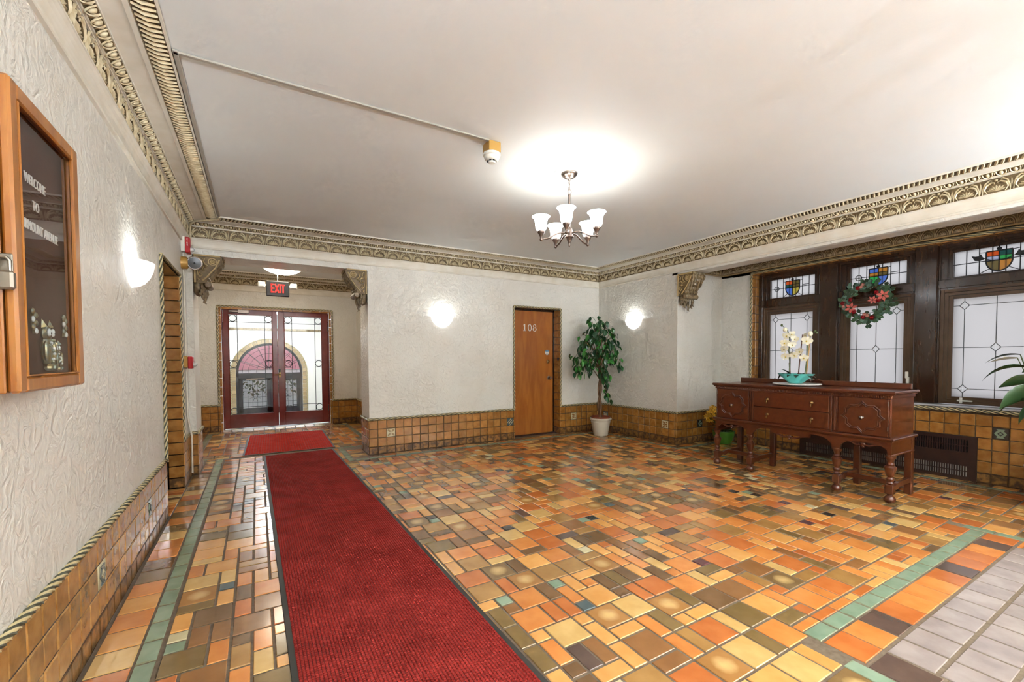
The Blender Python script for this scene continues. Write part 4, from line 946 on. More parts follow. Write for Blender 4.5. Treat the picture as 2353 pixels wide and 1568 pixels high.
# ================================================================== LAMPS
def point(name,loc,watt,size,col,parent):
    l=bpy.data.lights.new(name,'POINT'); l.energy=watt; l.shadow_soft_size=size; l.color=col; o=link(name,l,parent); o.location=loc; return o
def chandelier(CX,CY,label,watt):
    ch=thing('chandelier',label,'chandelier',(CX,CY,HC))
    m=MB(); m.lathe([(.118,-.001),(.118,-.012),(.110,-.016),(.085,-.016),(.080,-.010),(.0,-.010)],32); struct_m=mk('ceiling_medallion',m,CEILP,ch,smooth=40)
    m=MB(); m.lathe([(.066,-.010),(.066,-.016),(.055,-.032),(.034,-.046),(.012,-.052),(.009,-.066),(0,-.066)],24); mk('canopy',m,NICKEL,ch,smooth=50)
    for k,(z,r) in enumerate(((-.082,.012),(-.104,.011),(-.126,.011))):
        m=MB(); e=(1,0) if k%2==0 else (0,1); m.tube([(e[0]*.55*r*math.cos(a*PI/6),e[1]*.55*r*math.cos(a*PI/6),z+1.35*r*math.sin(a*PI/6)) for a in range(12)],.0022,6,closed=True); mk('chain_link',m,NICKEL,ch,smooth=60)
    m=MB(); m.tube([(.017*math.cos(a*PI/8),-.004,-.152+.018*math.sin(a*PI/8)) for a in range(16)],.0025,6,closed=True); mk('hanging_ring',m,NICKEL,ch,smooth=60)
    m=MB(); m.lathe([(.003,-.165),(.010,-.175),(.010,-.18),(.0085,-.185),(.0085,-.43),(.018,-.435),(.026,-.455),(.026,-.49),(.034,-.50),(.034,-.508),(.024,-.515),(.018,-.535),(.010,-.55),(.005,-.565),(.008,-.575),(0,-.588)],18); mk('stem',m,BRONZE,ch,smooth=45)
    a0=math.atan2(-CY,-CX)-.10
    for k in range(5):
        a=a0+2*PI*k/5; D=Vector((math.cos(a),math.sin(a),0)); R=.226
        ar=MB(); ar.tube([D*r+Vector((0,0,z)) for r,z in ((.02,-.478),(.05,-.472),(.085,-.475),(.12,-.492),(.15,-.51),(.18,-.522),(.205,-.526),(R,-.526))],.0065,8); ar.ball(D*R+Vector((0,0,-.53)),.0125,10,6)
        arm=mk('arm',ar,BRONZE,ch,smooth=60)
        m=MB(); m.lathe([(.006,-.526),(.008,-.515),(.012,-.50),(.024,-.482),(.029,-.472),(.029,-.464),(0,-.464)],16,Tr(D*R)); mk('shade_holder',m,BRONZE,arm,smooth=45)
        m=MB(); pr=[(.026,-.463),(.036,-.455),(.042,-.44),(.045,-.415),(.048,-.39),(.054,-.37),(.064,-.358),(.072,-.352),(.070,-.349),(.061,-.355),(.051,-.367),(.045,-.389),(.042,-.415),(.039,-.438),(.033,-.45),(.024,-.458)]
        m.lathe(pr,24,Tr(D*R),cap=False); mk('lamp_shade',m,SHADE,arm,smooth=60)
        point('bulb',D*R+Vector((0,0,-.372)),watt,.03,WARM,ch)
chandelier(2.152,2.763,'five-arm nickel chandelier with white bell glass shades, nearest the smoke detector',CHANDELIER_W)
chandelier(2.152,-1.25,'five-arm nickel chandelier with white bell glass shades, far from the smoke detector',FILL_CHANDELIER_W)  # stands out of view, added to raise the general light
def sconce(loc,rotz,label,watt=SCONCE_W):
    t=thing('wall_sconce',label,'sconce',loc,rotz,'half-bowl glass wall sconces')
    m=MB(); m.cbox(-.075,-.012,-.055,.075,.0,.045,.004); mk('back_plate',m,WHITEP,t)
    prof=[(.012,-.078),(.05,-.072),(.09,-.052),(.125,-.018),(.148,.02),(.160,.058),(.163,.066),(.157,.066),(.150,.04),(.138,.012),(.112,-.022),(.08,-.047),(.045,-.064),(.012,-.07)]
    m=MB(); m.lathe(prof,28,Sc(1,.66,1),a0=PI,a1=2*PI); mk('bowl_shade',m,SCGL,t,smooth=60)
    point('bulb',(0,-.055,.055),watt,.03,NEUTRAL,t); return t
sconce((XL-DT+.001,3.36,1.735),PI/2,'glowing glass wall sconce between the notice case and the side doorway')
sconce((2.215,YB+DT-.001,1.735),0,'glowing glass wall sconce between the vestibule opening and door 108')
sconce((XR+DT-.001,4.875,1.745),-PI/2,'glowing glass wall sconce above the ficus, on the short wall')
sconce((1.62,Y0-DT+.001,1.735),PI,'added unseen fill-light sconce on the front wall near the runner',FILL_SCONCE_W)  # this and the next three sconces are unseen, added as fill light
sconce((4.40,Y0-DT+.001,1.735),PI,'added unseen fill-light sconce on the front wall near the right-hand corner',FILL_SCONCE_W)
sconce((XL-DT+.001,-1.3,1.735),PI/2,'added unseen fill-light sconce on the left wall before the notice case',FILL_SCONCE_W)
sconce((XR+DT-.001,-1.3,1.735),-PI/2,'added unseen fill-light sconce on the right wall before the bay',FILL_SCONCE_W)
def dome(loc,r,label,estr,col):
    t=thing('ceiling_dome_lamp',label,'ceiling lamp',loc); m=MB(); m.lathe([(r*.7,0),(r*.7,-.02),(r*.62,-.026),(0,-.026)],24); mk('ceiling_plate',m,NICKEL,t,smooth=40)
    m=MB(); m.lathe([(r,-.10),(r*.985,-.115),(r*.9,-.155),(r*.7,-.20),(r*.4,-.232),(.01,-.243),(.01,-.236),(r*.4,-.224),(r*.7,-.192),(r*.88,-.15),(r*.96,-.102)],32); mk('glass_bowl',m,material('dome_glass','FFF3DA',.35,emit=col,estr=estr),t,smooth=60)
    m=MB(); m.tube([(0,0,-.02),(0,0,-.25)],.006,8); m.ball((0,0,-.252),.012); mk('finial_rod',m,NICKEL,t,smooth=60)
    return t
dome((.345,7.1,HC),.285,'white glass bowl lamp under the vestibule ceiling',3.6,(1.0,.89,.72))
dome((.3,10.9,2.45),.20,'white glass bowl lamp in the street foyer',30.0,(.9,.95,1.0))

# ================================================================== SIGNS, ALARMS, WIRING
def text_mb(body,h,w=None,ext=.0015):
    cu=bpy.data.curves.new('txt','FONT'); cu.body=body; cu.extrude=ext; o=bpy.data.objects.new('txt',cu); COL.objects.link(o)
    bpy.context.view_layer.update(); me=bpy.data.meshes.new_from_object(o.evaluated_get(bpy.context.evaluated_depsgraph_get()))
    xs=[v.co.x for v in me.vertices]; ys=[v.co.y for v in me.vertices]; x0,x1,y0,y1=min(xs),max(xs),min(ys),max(ys)
    sy=h/(y1-y0); sx_=sy if w is None else w/(x1-x0)
    mb=MB(); mb.v=[((v.co.x-(x0+x1)/2)*sx_,(v.co.y-(y0+y1)/2)*sy,v.co.z) for v in me.vertices]; mb.f=[tuple(p.vertices) for p in me.polygons]; mb.m=[0]*len(mb.f); mb.uv=[[(.5,.5)]*len(f) for f in mb.f]
    bpy.data.objects.remove(o); bpy.data.curves.remove(cu); bpy.data.meshes.remove(me); return mb
es=thing('exit_sign','black exit sign with glowing red letters and two lamp heads','exit sign',(.283,7.2,2.14))
m=MB(); m.cbox(-.147,-.028,0,.147,.028,.218,.008); mk('housing',m,BLACKP,es)
m=MB(); x=-.088; Ex=frame((0,-.029,.112),(1,0,0),(0,0,1),(0,-1,0)); hh=.062; t_=.017
def bar_(x0,y0,x1,y1): m.box(x0,y0,0,x1,y1,.003,0,Ex)
def diag(p,q,w): 
    d=(Vector(q)-Vector(p)).normalized(); n=Vector((-d.y,d.x))*w/2; p,q=Vector(p),Vector(q); m.prism([tuple(p+n),tuple(q+n),tuple(q-n),tuple(p-n)],0,.003,Ex)
bar_(-.09,-hh,-.073,hh); [bar_(-.09,y,-.045,y+t_) for y in (-hh,-t_/2,hh-t_)]
diag((-.035,hh),(.010,-hh),t_); diag((-.035,-hh),(.010,hh),t_)
bar_(.021,-hh,.038,hh); bar_(.058,-hh,.075,hh); bar_(.044,hh-t_,.09,hh)
mk('letters',m,EXITR,es)
m=MB(); m.lathe([(.006,.218),(.006,HC-2.14)],8); mk('hanging_stem',m,WHITEP,es)
for s_ in (-1,1):
    m=MB(); m.cbox(s_*.205-.046,-.05,.115,s_*.205+.046,.02,.195,.01); m.cbox(s_*.152-.012,-.015,.14,s_*.152+.012,.015,.165,.003); lh=mk('lamp_head',m,WHITEP,es); m=MB(); m.cbox(s_*.205-.03,-.054,.13,s_*.205+.03,-.048,.18,.002); mk('lamp_lens',m,LENS,lh)
el=thing('emergency_lamp','round metal-rimmed emergency spot lamp beside the gilt corbel','emergency lamp',(XL,5.40,2.19))
m=MB(); m.lathe([(.062,-.012),(.062,.03),(.05,.045),(.0,.045)],20,frame((0,0,0),(0,1,0),(0,0,1),(1,0,0))); mk('base',m,GOLDBOX,el,smooth=40)
hd=Vector((.098,-.03,0)); fw=(Vector((0.0,-5.0,-.9))-0*hd).normalized(); Tl=frame(hd,fw.orthogonal().normalized(),fw.cross(fw.orthogonal().normalized()),fw)
m=MB(); m.tube([(.04,0,0),(.07,-.01,0),(.09,-.012,0)],.010,8); m.lathe([(.0,-.05),(.03,-.045),(.055,-.02),(.066,.0),(.066,.012),(.060,.014),(.060,.004),(0,.002)],24,Tl); mk('head',m,NICKEL,el,smooth=40)
m=MB(); m.lathe([(.056,.006),(.056,.009),(.02,.0105),(0,.011)],24,Tl); mk('lens',m,material('reflector_glass','4A4742',.25),el,smooth=60); m=MB(); m.ball((0,0,.011),.008,8,5,T=Tl); mk('lens_stud',m,BLACKP,el)
def strobe(loc,label,h,box_mat,txt):
    t=thing('fire_strobe',label,'fire alarm',loc); m=MB(); m.cbox(0,-.055,-h/2,.035,.055,h/2,.004); mk('back_box',m,box_mat,t)
    m=MB(); m.cbox(.035,-.05,-h/2-.01,.075,.05,h/2-.005,.006); b=mk('cover',m,REDPL,t)
    m=MB(); m.ball((.08,-.005,-h/2+.03),.03,12,8,0,(1,.9,.8)); mk('strobe_lens',m,LENS,t,smooth=60)
    if txt:
        T=frame((.055,-.0505,.02),(1,0,0),(0,0,1),(0,-1,0))
        for i,c_ in enumerate('FIRE'): mk('letter',text_mb(c_,.015),LETW,b,T=T@Tr((0,.028-i*.019,0)))
    return t
strobe((XL-DT,5.425,2.375),'red fire strobe with clear lens on the wall above the emergency lamp',.15,WHITEP,True)
strobe((XL-DT,5.395,1.205),'red fire strobe on a yellowed box below the emergency lamp',.115,GOLDBOX,False)
sd=thing('smoke_detector','white smoke detector hung below a gilt box on the ceiling','smoke detector',(1.41,2.665,HC))
m=MB(); m.cbox(-.045,-.05,-.066,.045,.05,0,.003); mk('mounting_box',m,GOLDBOX,sd)
m=MB(); m.lathe([(.058,-.066),(.06,-.07),(.06,-.082),(.052,-.088),(.05,-.1),(.042,-.112),(.034,-.116),(0,-.116)],24); mk('detector_body',m,WHITEP,sd,smooth=40)
m=MB(); m.lathe([(.026,-.118),(.027,-.128),(.024,-.131),(0,-.131)],20); mk('sensor_cap',m,WHITEP,sd,smooth=40)
for k in range(8): a=k*PI/4; m=MB(); m.cbox(-.007,.027,-.121,.007,.033,-.113,.001,T=Rz(a)); mk('vent_slot',m,BLACKP,sd)
m=MB(); m.cbox(XL+.30,2.608,HC-.011,1.366,2.632,HC-.0005,.003); tag(mk('ceiling_raceway',m,RACE),'white cable raceway running across the ceiling to the smoke detector','raceway')
m=MB(); m.cbox(XL+.300,2.60,HC-.011,XL+.322,5.36,HC-.0005,.003); tag(mk('ceiling_raceway',m,RACE),'white cable raceway along the ceiling edge of the left crown moulding','raceway')
m=MB(); m.tube([(XL+.315,5.37,HC-.012),(XL+.30,5.40,2.665),(XL+.22,5.44,2.652),(XL+.10,5.50,2.640),(XL+.055,5.56,2.622),(XL+.048,5.58,2.55),(XL+.048,5.58,2.49),(XL+.02,5.585,2.43),(XL-.004,5.585,2.38)],.009,8); tag(mk('corner_cable',m,CROWNM,smooth=60),'painted cable bent round the crown moulding in the corner','cable')
m=MB(); m.tube([(XL-.002,5.46,2.30),(XL-.002,5.46,1.27)],.009,8); m2=[(XL-.002,5.46,1.15),(XL-.002,5.46,.66),(XL+.012,5.50,.52),(XL+.022,5.515,.44),(XL+.02,5.515,.06)]; m.tube([(XL-.002,5.46,1.28)]+m2,.009,8); tag(mk('wall_cable',m,CROWNP,smooth=60),'white painted cable running down from the fire strobes to the floor','cable')

# ================================================================== NOTICE CASE
nb=thing('notice_case','glazed wooden notice case with white lettering on the left wall','notice board',(XL-DT,1.555,1.143))
L_,H_,D0,D1=.47,.785,.092,.118     # length (y), height, body depth, front of door
m=MB(); m.cbox(0,0,0,D0,.02,H_,.003); m.cbox(0,L_-.02,0,D0,L_,H_,.003); m.cbox(0,.02,0,D0,L_-.02,.02,.003); m.cbox(0,.02,H_-.02,D0,L_-.02,H_,.003); mk('case_body',m,WOODB,nb)
m=MB(); m.box(.004,.02,.02,.083,L_-.02,H_-.02); mk('felt_backing',m,BOARDB,nb)
m=MB(); 
for b in ((D0+.003,0,0,D1,.042,H_),(D0+.003,L_-.05,0,D1,L_,H_),(D0+.003,.042,0,D1,L_-.05,.04),(D0+.003,.042,H_-.045,D1,L_-.05,H_)): m.cbox(*b,.006)
dn=mk('case_door',m,WOODB,nb); m=MB(); m.tube([(D1-.003,.045,.043),(D1-.003,L_-.053,.043),(D1-.003,L_-.053,H_-.048),(D1-.003,.045,H_-.048)],.005,6,closed=True); mk('door_bead',m,WOODB,dn)
m=MB(); m.face([(D1-.012,.04,.035),(D1-.012,L_-.045,.035),(D1-.012,L_-.045,H_-.04),(D1-.012,.04,H_-.04)]); mk('pane',m,thin_glass('case_glass',(.93,.93,.93),.07,.75),dn)
m=MB(); m.cbox(D0-.03,-.006,.30,D1-.004,0.0,.345,.002); hs=mk('hasp',m,PADL,nb); m=MB(); m.cbox(D0-.012,-.032,.255,D0+.03,-.010,.30,.005); m.tube([(D0-.004,-.02,.298),(D0-.004,-.02,.325),(D0+.003,-.02,.333),(D0+.016,-.02,.333),(D0+.022,-.02,.325),(D0+.022,-.02,.298)],.004,8); mk('padlock',m,PADL,hs,smooth=40)
for tx,yc_,zc_,w_ in (('WELCOME',.241,.593,.140),('TO',.240,.526,.042),('FAIRMOUNT AVENUE',.262,.463,.262)):
    mk('lettering',text_mb(tx,.027,w_),LETW,nb,T=frame((.0835,yc_,zc_),(0,1,0),(0,0,1),(1,0,0)))
def owl(loc,s,label):
    t=thing('owl_ornament',label,'ornament',loc); m=MB(); 
    m.ball((.004,0,.062*s),.05*s,12,8,0,(.28,.75,1.2)); m.ball((.005,0,.125*s),.036*s,12,8,0,(.35,1.1,.85))
    for e in (-1,1): m.raw([(.004,e*.012*s,.145*s),(.004,e*.04*s,.145*s),(.004,e*.034*s,.178*s),(.014,e*.028*s,.15*s)],[(0,1,3),(1,2,3),(2,0,3)])
    mk('body',m,OWLG,t,smooth=40)
    for e in (-1,1):
        m=MB(); m.ball((.016*s+.002,e*.016*s,.128*s),.013*s,10,6,0,(.5,1,1.2)); ey=mk('eye',m,GEM,t,smooth=60); m=MB(); m.ball((.020*s+.003,e*.016*s,.126*s),.005*s,8,5,0,(.5,1,1)); mk('pupil',m,BLACKP,ey)
        m=MB(); m.ball((.012,e*.036*s,.06*s),.02*s,8,6,0,(.4,.5,2.0)); mk('wing',m,OWLG,t,smooth=50)
    for i in range(9): m=MB(); m.ball((.014,random.uniform(-.025,.025)*s,(.02+.01*i)*s),.007*s,6,4); mk('gem',m,GEM if i%2 else OWLG,t)
    m=MB(); m.ball((.012,-.02*s,.0),.014*s,8,5); m.ball((.012,.02*s,.0),.014*s,8,5); mk('feet',m,OWLG,t); return t
owl((XL-DT+.084,1.82,1.205),.80,'jewelled gilt owl ornament inside the notice case, larger of two')
owl((XL-DT+.084,1.888,1.20),.50,'jewelled gilt owl ornament inside the notice case, smaller of two')
for yy,e,lb in ((1.733,-1,'larger'),(1.948,1,'smaller')):
    t=thing('sprig_ornament','gilt jewelled sprig pinned in the notice case beside the %s owl'%lb,'ornament',(XL-DT+.084,yy,1.30),0,'gilt sprigs beside the owls')
    m=MB(); m.tube([(.006,0,0),(.006,e*.008,.03),(.006,e*.01,.07)],.004,5); mk('stem',m,OWLG,t)
    for i in range(6): m=MB(); m.ball((.009,e*.004+(-1)**i*.009,.008+i*.011),.009,8,5,0,(.5,1,1)); mk('bead',m,GEM if i%3==0 else OWLG,t,smooth=60)

# ================================================================== RUGS
def rug(name,label,x0,x1,y0,y1,rot,pm,pitch,edge,grid,cat):
    t=thing(name,label,cat,((x0+x1)/2,(y0+y1)/2,0),rot); hx,hy=(x1-x0)/2,(y1-y0)/2
    m=MB(); m.cbox(-hx,-hy,.0005,hx,hy,.007,.002); mk('rubber_backing',m,RUBBER,t)
    m=MB(); ax,ay=hx-edge,hy-edge; nx,ny=int(2*ax/pitch),int(2*ay/pitch); sx_,sy=2*ax/nx,2*ay/ny; z0,z1=.0065,.0105
    vs=[];fs=[]
    for i in range(nx):
        for j in range(ny):
            X=-ax+i*sx_;Y=-ay+j*sy
            if grid=='brick' and False: pass
            k=len(vs); b=.22; jz=random.uniform(-.0006,.0006)
            vs+=[(X,Y,z0),(X+sx_,Y,z0),(X+sx_,Y+sy,z0),(X,Y+sy,z0),(X+sx_*b,Y+sy*b,z1+jz),(X+sx_*(1-b),Y+sy*b,z1+jz),(X+sx_*(1-b),Y+sy*(1-b),z1+jz),(X+sx_*b,Y+sy*(1-b),z1+jz)]
            fs+=[(k+4,k+5,k+6,k+7),(k,k+1,k+5,k+4),(k+1,k+2,k+6,k+5),(k+2,k+3,k+7,k+6),(k+3,k,k+4,k+7)]
    m.raw(vs,fs); q=mk('pile',m,pm,t); q['kind']='stuff'; return t
rug('runner_rug','long dark red waffle-pile runner with black rubber edge',.035,.865,-.55,6.30,math.radians(.56),RUGR,.0135,.024,'sq','rug')
bpy.data.objects['runner_rug'].location.x=.478+.045*(2.875-6.3)/-4.6*.5
rug('door_mat','bright red ribbed doormat in front of the red doors',-.16,.94,6.43,8.10,math.radians(-1.5),MATR,.03,.022,'sq','mat')

# ================================================================== SIDEBOARD
sb=thing('sideboard','long dark brown wooden sideboard on turned legs in front of the bay','sideboard',(4.79,2.315,0),-PI/2)
W_=WOODS
m=MB(); m.cbox(-.835,-.272,.908,.835,.245,.934,.007); m.cbox(-.822,-.26,.898,.822,.24,.910,.004); mk('top',m,W_,sb)
m=MB(); m.cbox(-.808,-.248,.870,.808,.236,.899,.003); fz=mk('frieze',m,W_,sb)
m=MB(); k=0; x=-.80
while x<.80: m.raw([(x,-.249,.874),(x+.009,-.249,.874),(x+.009,-.249,.895),(x,-.249,.895),(x+.0045,-.255,.876),(x+.0045,-.255,.893)],[(0,1,4),(1,2,5,4),(2,3,5),(3,0,4,5)]); x+=.0115
q=mk('reeded_band',m,W_,fz); q['kind']='stuff'
m=MB(); m.cbox(-.80,-.236,.538,.80,.232,.872,.003); mk('carcass',m,W_,sb)
def star(hw,hh):
    q=[(0,1),(.22,.74),(.56,.74),(.80,.50),(.80,.20),(1,0)]; P=[(a*hw,b*hh) for a,b in q]; P+=[(x,-y) for x,y in P[-2::-1]]; P+=[(-x,y) for x,y in P[-2:0:-1]]; return P
def sb_door(x0,x1):
    m=MB(); m.cbox(x0,-.247,.548,x1,-.234,.866,.003); d=mk('cabinet_door',m,W_,sb); cx=(x0+x1)/2; cz=.700
    P=star((x1-x0)*.43,.138)
    m=MB(); m.tube([(cx+x,-.250,cz+z) for x,z in P],.0065,6,closed=True); m.tube([(cx+x*.88,-.249,cz+z*.88) for x,z in P],.0045,6,closed=True); mk('star_moulding',m,W_,d)
    m=MB(); m.lathe([(.012,0),(.008,.004),(.007,.012),(.015,.02),(.016,.026),(.011,.032),(0,.034)],14,frame((cx,-.247,cz-.004),(1,0,0),(0,0,1),(0,-1,0))); mk('door_knob',m,NICKEL,d,smooth=50)
    for z in (.60,.81): m=MB(); xe=x1-.004 if x0>0 else x0-.004; m.lathe([(.004,0),(.004,.035)],6,Tr((xe+(.002 if x0>0 else 0),-.248,z))); mk('hinge',m,BRONZE,d)
sb_door(-.782,-.418); sb_door(.418,.782)
for z0,z1 in ((.712,.862),(.556,.708)):
    m=MB(); m.cbox(-.352,-.266,z0,.352,-.23,z1,.003); d=mk('drawer',m,W_,sb)
    for x in (-.207,.207):
        T=frame((x,-.266,(z0+z1)/2+.005),(1,0,0),(0,0,1),(0,-1,0)); m=MB(); m.lathe([(.016,0),(.015,.005),(.008,.01),(.005,.018),(0,.02)],14,T); 
        m.ball((x,-.282,(z0+z1)/2-.022),.009,10,7,0,(.8,.6,2.0)); m.tube([(x,-.283,(z0+z1)/2+.004),(x,-.283,(z0+z1)/2-.008)],.0025,6); mk('drop_pull',m,BRASS,d,smooth=50)
m=MB()
for b in ((-.372,-.262,.54,.372,-.232,.554),(-.372,-.262,.862,.372,-.232,.874),(-.372,-.262,.554,-.354,-.232,.862),(.354,-.262,.554,.372,-.232,.862)): m.cbox(*b,.003)
mk('drawer_frame',m,W_,sb)
for x in (-.395,.395,-.79,.79):
    m=MB(); 
    for i in (-1,0,1):
        if abs(x)>.5 and i!=0 and (i*x>0): continue
        m.cbox(x+i*.011-.0045,-.243,.556,x+i*.011+.0045,-.233,.862,.002)
    q=mk('fluted_strip',m,W_,sb); q['kind']='stuff'
m=MB(); m.cbox(-.832,-.268,.519,.832,.244,.540,.006); m.cbox(-.818,-.256,.508,.818,.238,.521,.004); mk('waist_moulding',m,W_,sb)
# arched apron
def apron_profile():
    P=[(-.805,.51),(-.805,.388),(-.785,.388)]
    def arch(x0,x1,zt,n=9,z0=.388): return [((x0+x1)/2-(x1-x0)/2*math.cos(PI*i/n), z0+(zt-z0)*math.sin(PI*i/n)**.55) for i in range(1,n)]
    P+=arch(-.785,-.435,.482)+[(-.435,.388),(-.375,.388)]
    P+=[(-.365,.425),(-.335,.46),(-.285,.482),(-.215,.486),(-.185,.486),(-.185,.452),(.185,.452),(.185,.486),(.215,.486),(.285,.482),(.335,.46),(.365,.425)]
    P+=[(.375,.388),(.435,.388)]+arch(.435,.785,.482)+[(.785,.388),(.805,.388),(.805,.51)]; return P
m=MB(); m.prism(apron_profile(),.0,.022,frame((0,-.222,0),(1,0,0),(0,0,1),(0,-1,0))); mk('front_apron',m,W_,sb)
for x in (-.805,.785): m=MB(); m.cbox(x,-.222,.40,x+.02,.23,.51,.002); m.cbox(x-.008,-.25,.385,x+.028,.235,.402,.004); mk('side_apron',m,W_,sb)
for cx,wd_,zt in ((-.61,.15,.478),(.61,.15,.478),(0,.17,.452)):
    m=MB()
    for s_ in (-1,1):
        m.tube([(cx+s_*wd_*.95,-.24,zt),(cx+s_*wd_*.6,-.242,zt-.008),(cx+s_*wd_*.3,-.245,zt-.026),(cx+s_*wd_*.12,-.245,zt-.02),(cx+s_*wd_*.2,-.245,zt-.008)],[.004,.009,.012,.010,.006],6)
    m.ball((cx,-.243,zt-.02),.02,10,6,0,(1.1,.5,1)); m.ball((cx,-.245,zt-.036),.012,8,5); mk('carved_ornament',m,W_,sb,smooth=60)
LP1=[(0,0),(.028,0),(.040,.013),(.041,.034),(.030,.05),(.022,.058),(.022,.072)]
LP2=[(.020,.148),(.027,.163),(.019,.176),(.028,.192),(.027,.204),(.017,.214),(.027,.226),(.036,.262),(.043,.298),(.036,.306),(.027,.312),(.031,.322),(.021,.336),(.024,.356),(.034,.370),(.037,.378),(.037,.392)]
legs=[]
for i,x in enumerate((-.795,-.405,.405,.795)):
    m=MB(); m.lathe(LP1,16,Tr((x,-.222,0))); m.cbox(x-.029,-.251,.070,x+.029,-.193,.150,.005); m.lathe(LP2,16,Tr((x,-.222,0))); mk('turned_leg',m,W_,sb,smooth=40)
    m=MB(); xb=x*.985; m.cbox(xb-.027,.180,0,xb+.027,.232,.52,.004); mk('back_leg',m,W_,sb)
    m=MB(); P=[(-.195,.086),(-.195,.138),(-.165,.142),(-.13,.128),(-.09,.142),(-.05,.148),(.18,.148),(.18,.108),(-.05,.104),(-.10,.085),(-.14,.098)]
    m.prism(P,-.012,.012,frame((x*.993,0,0),(0,1,0),(0,0,1),(1,0,0))); mk('side_stretcher',m,W_,sb)
for s_ in (-1,1): m=MB(); m.cbox(s_*.60-.19,-.045,.106,s_*.60+.19,-.015,.146,.004); mk('cross_stretcher',m,W_,sb)
m=MB(); m.cbox(-.79,.205,.934,.79,.228,.984,.005); gl=mk('back_gallery',m,W_,sb)
m=MB(); 
for s_ in (-1,1): m.tube([(s_*.09,.202,.975),(s_*.05,.20,.988),(s_*.018,.20,.98),(s_*.02,.2,.965)],[.006,.012,.012,.006],6)
m.ball((0,.2,.992),.014,8,6); mk('carved_crest',m,W_,gl,smooth=60)
m=MB(); m.box(-.78,-.2,.515,.78,.2,.54); mk('bottom_panel',m,W_,sb)

# ---- marble tray and orchids on the sideboard
ZT=.934
OXc,OYc=4.79,2.375
tr=thing('round_tray','round white marble turntable on the sideboard','tray',(OXc,OYc,ZT))
m=MB(); m.lathe([(.205,.008),(.215,.012),(.216,.018),(.212,.022),(0,.022)],40); mk('marble_disc',m,MARBLE,tr,smooth=40); m=MB(); m.lathe([(.12,0),(.12,.010)],24); mk('swivel_base',m,BLACKP,tr)
oc=thing('orchid_planter','turquoise boat-shaped bowl of cream orchids on the marble turntable','plant',(OXc,OYc+.01,ZT+.022),-PI/2)
m=MB(); n=28
def ringv(a,b,z): return [Vector((a*math.cos(2*PI*i/n),b*math.sin(2*PI*i/n),z)) for i in range(n)]
R_=[ringv(.06,.05,.0),ringv(.075,.058,.012),ringv(.12,.075,.05),ringv(.178,.095,.098),ringv(.172,.090,.098),ringv(.115,.07,.055),ringv(.06,.045,.05)]
vs=[v for r in R_ for v in r]; fs=[(j*n+i,j*n+(i+1)%n,(j+1)*n+(i+1)%n,(j+1)*n+i) for j in range(len(R_)-1) for i in range(n)]+[tuple(range(n))[::-1]]
m.raw(vs,fs); mk('bowl',m,TEAL,oc,smooth=50)
m=MB(); m.lathe([(.0,.072),(.05,.085),(.078,.086)],20,Sc(1.75,1,1)); m.lathe([(0,.088),(.05,.086),(.079,.082)],20,Sc(1.7,.95,1)); mk('soil',m,SOIL,oc)
def leaf_mb(L,w,bend=.3,fold=.15,n=6,mi=0):
    """strap leaf along +x, bending down"""
    m=MB(); rows=[]
    for i in range(n+1):
        t=i/n; ww=w*math.sin(PI*min(1,.08+.92*t)**.8)*(1 if t<1 else 0)+.001; a=bend*t; x=L*(math.sin(a)/a if a>1e-3 else 1)*t if bend<.01 else L*math.sin(a)/bend; z=-L*(1-math.cos(a))/max(bend,1e-3)
        rows.append([(x,-ww/2,z+fold*ww),(x,0,z),(x,ww/2,z+fold*ww)])
    vs=[v for r in rows for v in r]; fs=[]
    for i in range(n):
        for j in range(2): fs.append((i*3+j,(i+1)*3+j,(i+1)*3+j+1,i*3+j+1))
    m.raw(vs,fs,mi); return m
for a,L,w_,el,b in ((2.9,.17,.05,.5,1.9),(3.5,.14,.05,.2,1.6),(-1.7,.10,.06,.35,1.1),(-1.2,.11,.065,.35,1.2),(-.3,.15,.06,.5,1.9),(.2,.12,.05,.5,1.5),(-2.3,.11,.06,.9,.6),(1.4,.13,.06,.5,1.2)):
    x0=.09*math.cos(a)*.8; mk('leaf',leaf_mb(L,w_,b),ORL,oc,smooth=60,T=Tr((x0,.03*math.sin(a),.085))@Rz(a)@Ry(-el))
def flower_mesh(s):
    m=MB()
    for k in range(5):
        a=2*PI*k/5+PI/2; L=s*(1.0 if k in(1,4) else .85); wd_=s*(.55 if k in (1,4) else .34)
        c,sn=math.cos(a),math.sin(a); P=lambda u,v,z:(c*u-sn*v,sn*u+c*v,z)
        m.raw([P(.05*s,0,0),P(.45*L,wd_*.9,.12*s),P(.85*L,wd_*.6,.10*s),P(L,0,.03*s),P(.85*L,-wd_*.6,.10*s),P(.45*L,-wd_*.9,.12*s),P(.5*L,0,.04*s)],[(0,6,1),(1,6,2),(2,6,3),(3,6,4),(4,6,5),(5,6,0)])
    m.ball((0,-.08*s,.1*s),.2*s,8,5,1,(.8,.9,.8)); return m.mesh('orchid_flower',[ORCH,ORCHC],60)
OF=flower_mesh(.042)
def orchid_stem(pts,flowers,buds):
    m=MB(); m.tube(pts,[.005]*(len(pts)-1)+[.002],6); s_=mk('stem',m,STEMG,oc,smooth=60)
    for (x,y,z,ax,sc) in flowers: link('orchid_flower',OF,oc,Tr((x,y,z))@Rz(ax)@Rx(PI/2+random.uniform(-.3,.3))@Rz(random.uniform(-.4,.4))@Sc(sc,sc,sc))
    for (x,y,z,r) in buds: mb_=MB(); mb_.ball((x,y,z),r,8,6,0,(1,1,1.2)); mk('bud',mb_,ORCH if r>.013 else STEMG,oc,smooth=60)
